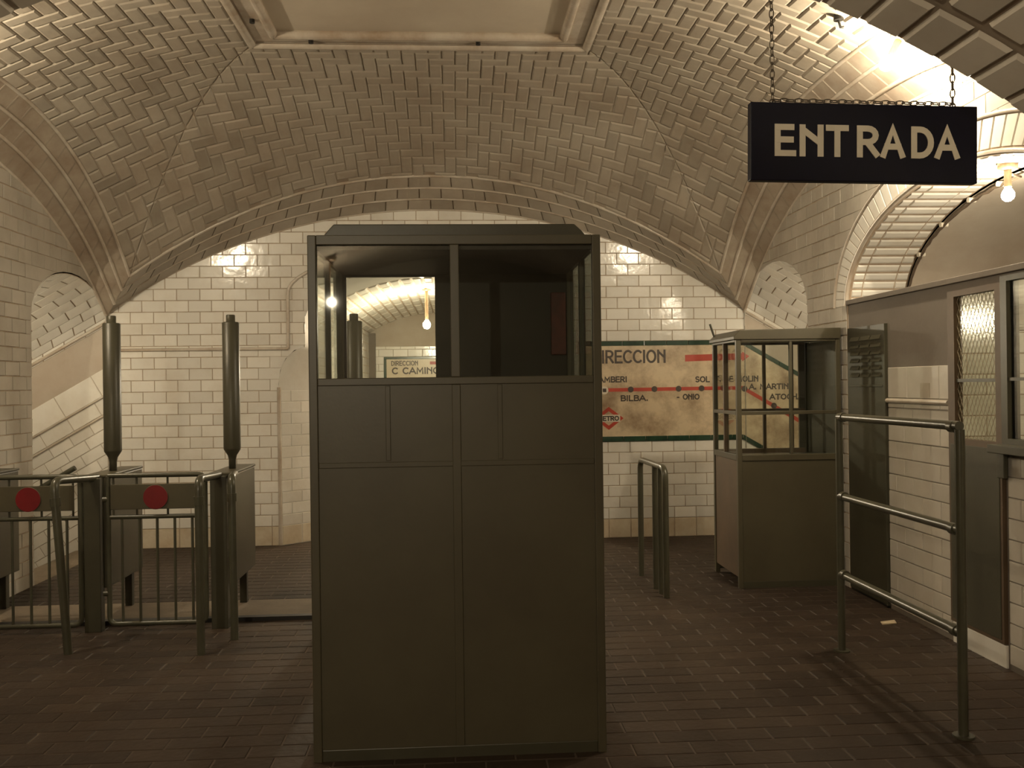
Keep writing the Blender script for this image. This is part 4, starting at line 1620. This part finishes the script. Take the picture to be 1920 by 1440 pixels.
cl_x, cr_x = -0.375, 0.378
ztop_l = vz(1.665 + cl_x, 3.6) - 2.51
ztop_r = vz(1.665 + cr_x, 3.6) - 2.51
chain((cl_x, 0, H2 + 0.01), (cl_x - 0.012, 0, ztop_l)).build('chain', STEEL, hs)
chain((cr_x, 0, H2 + 0.01), (cr_x - 0.004, 0, ztop_r)).build('chain', STEEL, hs)
chain((cl_x, -0.004, H2 + 0.012), (cr_x, -0.004, H2 + 0.012)).build('top_chain', STEEL, hs)
for xx in (cl_x, cr_x):
    mb = MB()
    mb.torus((xx, 0, H2 + 0.006), 0.011, 0.003, (0, 1, 0), 12, 6)
    mb.build('hook', STEEL, hs)


# ================================================================== LAMPS
def lamp(name, label, base, bulb, watts, strength=40, rb=0.032, rose=0.055):
    base, bulb = V3(base), V3(bulb)
    t = thing(name, label, 'lamp', base, 'bare bulb lamps')
    d = (bulb - base)
    dn = d.normalized()
    Lg = d.length
    tubeobj('rose', BRASS, t, [dn * -0.01, dn * 0.018, dn * 0.03], [rose, rose, rose * 0.55], 16)
    so_ = tubeobj('socket', BRASS, t, [dn * 0.02, dn * max(0.03, Lg - rb - 0.012)], 0.02, 12)
    mb_ = MB()
    # pear-shaped bulb along dn
    prof = [(-1.5, 0.35), (-1.1, 0.5), (-0.6, 0.85), (-0.2, 0.99), (0.2, 0.98), (0.6, 0.8), (0.9, 0.44), (1.0, 0.02)]
    mb_.tube([d + dn * (a * rb) for a, r_ in prof], [r_ * rb for a, r_ in prof], 14, False)
    key = 'bulb_%d' % int(strength)
    mb_.build('bulb', MATS.get(key) or bulb_mat(key, strength), so_)
    ld = bpy.data.lights.new(name + '_light', 'POINT')
    ld.energy = watts
    ld.color = LAMP_RGB
    ld.shadow_soft_size = rb * 0.8
    lo = bpy.data.objects.new('bulb_light', ld)
    C.objects.link(lo)
    lo.parent = t
    lo.location = d
    return t


lamp('bulb_lamp', 'bare glowing bulb on the rib above the ENTRADA sign', (2.62, 5.16, 3.555), (2.52, 5.13, 3.385), LAMPS['right'], 60, 0.042)
lamp('bulb_lamp', 'bare bulb on the rib above the turnstile side wall', (-3.12, 5.0, 3.50), (-3.08, 5.02, 3.38), LAMPS['left'], 60)
lamp('bulb_lamp', 'bare bulb hanging in the passage, seen through the booth window', (-0.33, 10.4, 2.66), (-0.33, 10.4, 2.24), LAMPS['passage'], 60, 0.045)
lamp('bulb_lamp', 'bare glowing bulb under the ticket office arch at the right edge', (3.18, 5.03, 2.775), (3.18, 5.03, 2.60), LAMPS['alcove'], 60, 0.036)
lamp('bulb_lamp', 'bare bulb lighting the stair by the turnstiles', (-4.1, 7.85, 2.14), (-4.1, 7.85, 2.02), LAMPS['stair_left'], 40)
lamp('bulb_lamp', 'bare bulb lighting the stair beside the small booth', (3.64, 7.80, 2.14), (3.64, 7.80, 2.02), LAMPS['stair_right'], 40)
lamp('bulb_lamp', 'bare bulb seen as a reflection in the left window of the large booth', (-1.2, -1.3, 2.80), (-1.2, -1.3, 2.37), LAMPS['near'], 40)

# cable with porcelain clips along the office arch, and small fittings
cb = thing('arch_cable', 'dark cable on porcelain clips following the ticket office arch', 'cable', (XR + SOFX, AYC, 2.2))
o = V3(cb.location)
pts = []
for k in range(0, 31):
    a = math.radians(6 + 84 * k / 30)
    wob = 0.012 * math.sin(k * 1.7)
    pts.append(V3((XR + SOFX - 0.01, AYC + (AHW - 0.045 - abs(wob)) * math.cos(a), ASP + (ACR - ASP - 0.045 - abs(wob)) * math.sin(a))) - o)
pts.append(V3((3.25, 5.10, 2.735)) - o)
tubeobj('cable', CABLE, cb, pts, 0.009, 8)
for k in (9, 16, 22, 27):
    p = pts[k]
    tubeobj('clip', PORC, cb, [p + V3((-0.02, 0, 0.012)), p + V3((0.03, 0, 0.012))], 0.017, 10)

hk = thing('ceiling_fitting', 'small dark metal fitting on the vault near the rib lamp', 'fitting', (2.30, 5.27, 0))
hk.location.z = zvault(2.30, 5.27) - 0.02
tubeobj('plate', BLACK, hk, [(0, 0, 0.02), (0, 0, -0.01)], 0.03, 10)
tubeobj('hook', BLACK, hk, [(0, 0, -0.01), (0.01, 0, -0.05), (0.03, 0, -0.05)], 0.008, 8)

pp = MB()
pp.add([(0, 0, 0.0), (0.10, 0.02, 0.0), (0.11, 0.07, 0.0), (0.015, 0.06, 0.0), (0.0, 0, 0.008), (0.10, 0.02, 0.006), (0.11, 0.07, 0.012), (0.015, 0.06, 0.006)],
       [(0, 3, 2, 1), (4, 5, 6, 7), (0, 1, 5, 4), (1, 2, 6, 5), (2, 3, 7, 6), (3, 0, 4, 7)])
o = pp.build('paper_scrap', PAPER)
o.location = (2.66, 5.56, 0.004)
tag(o, 'small pale paper scrap on the floor by the office door', 'litter')
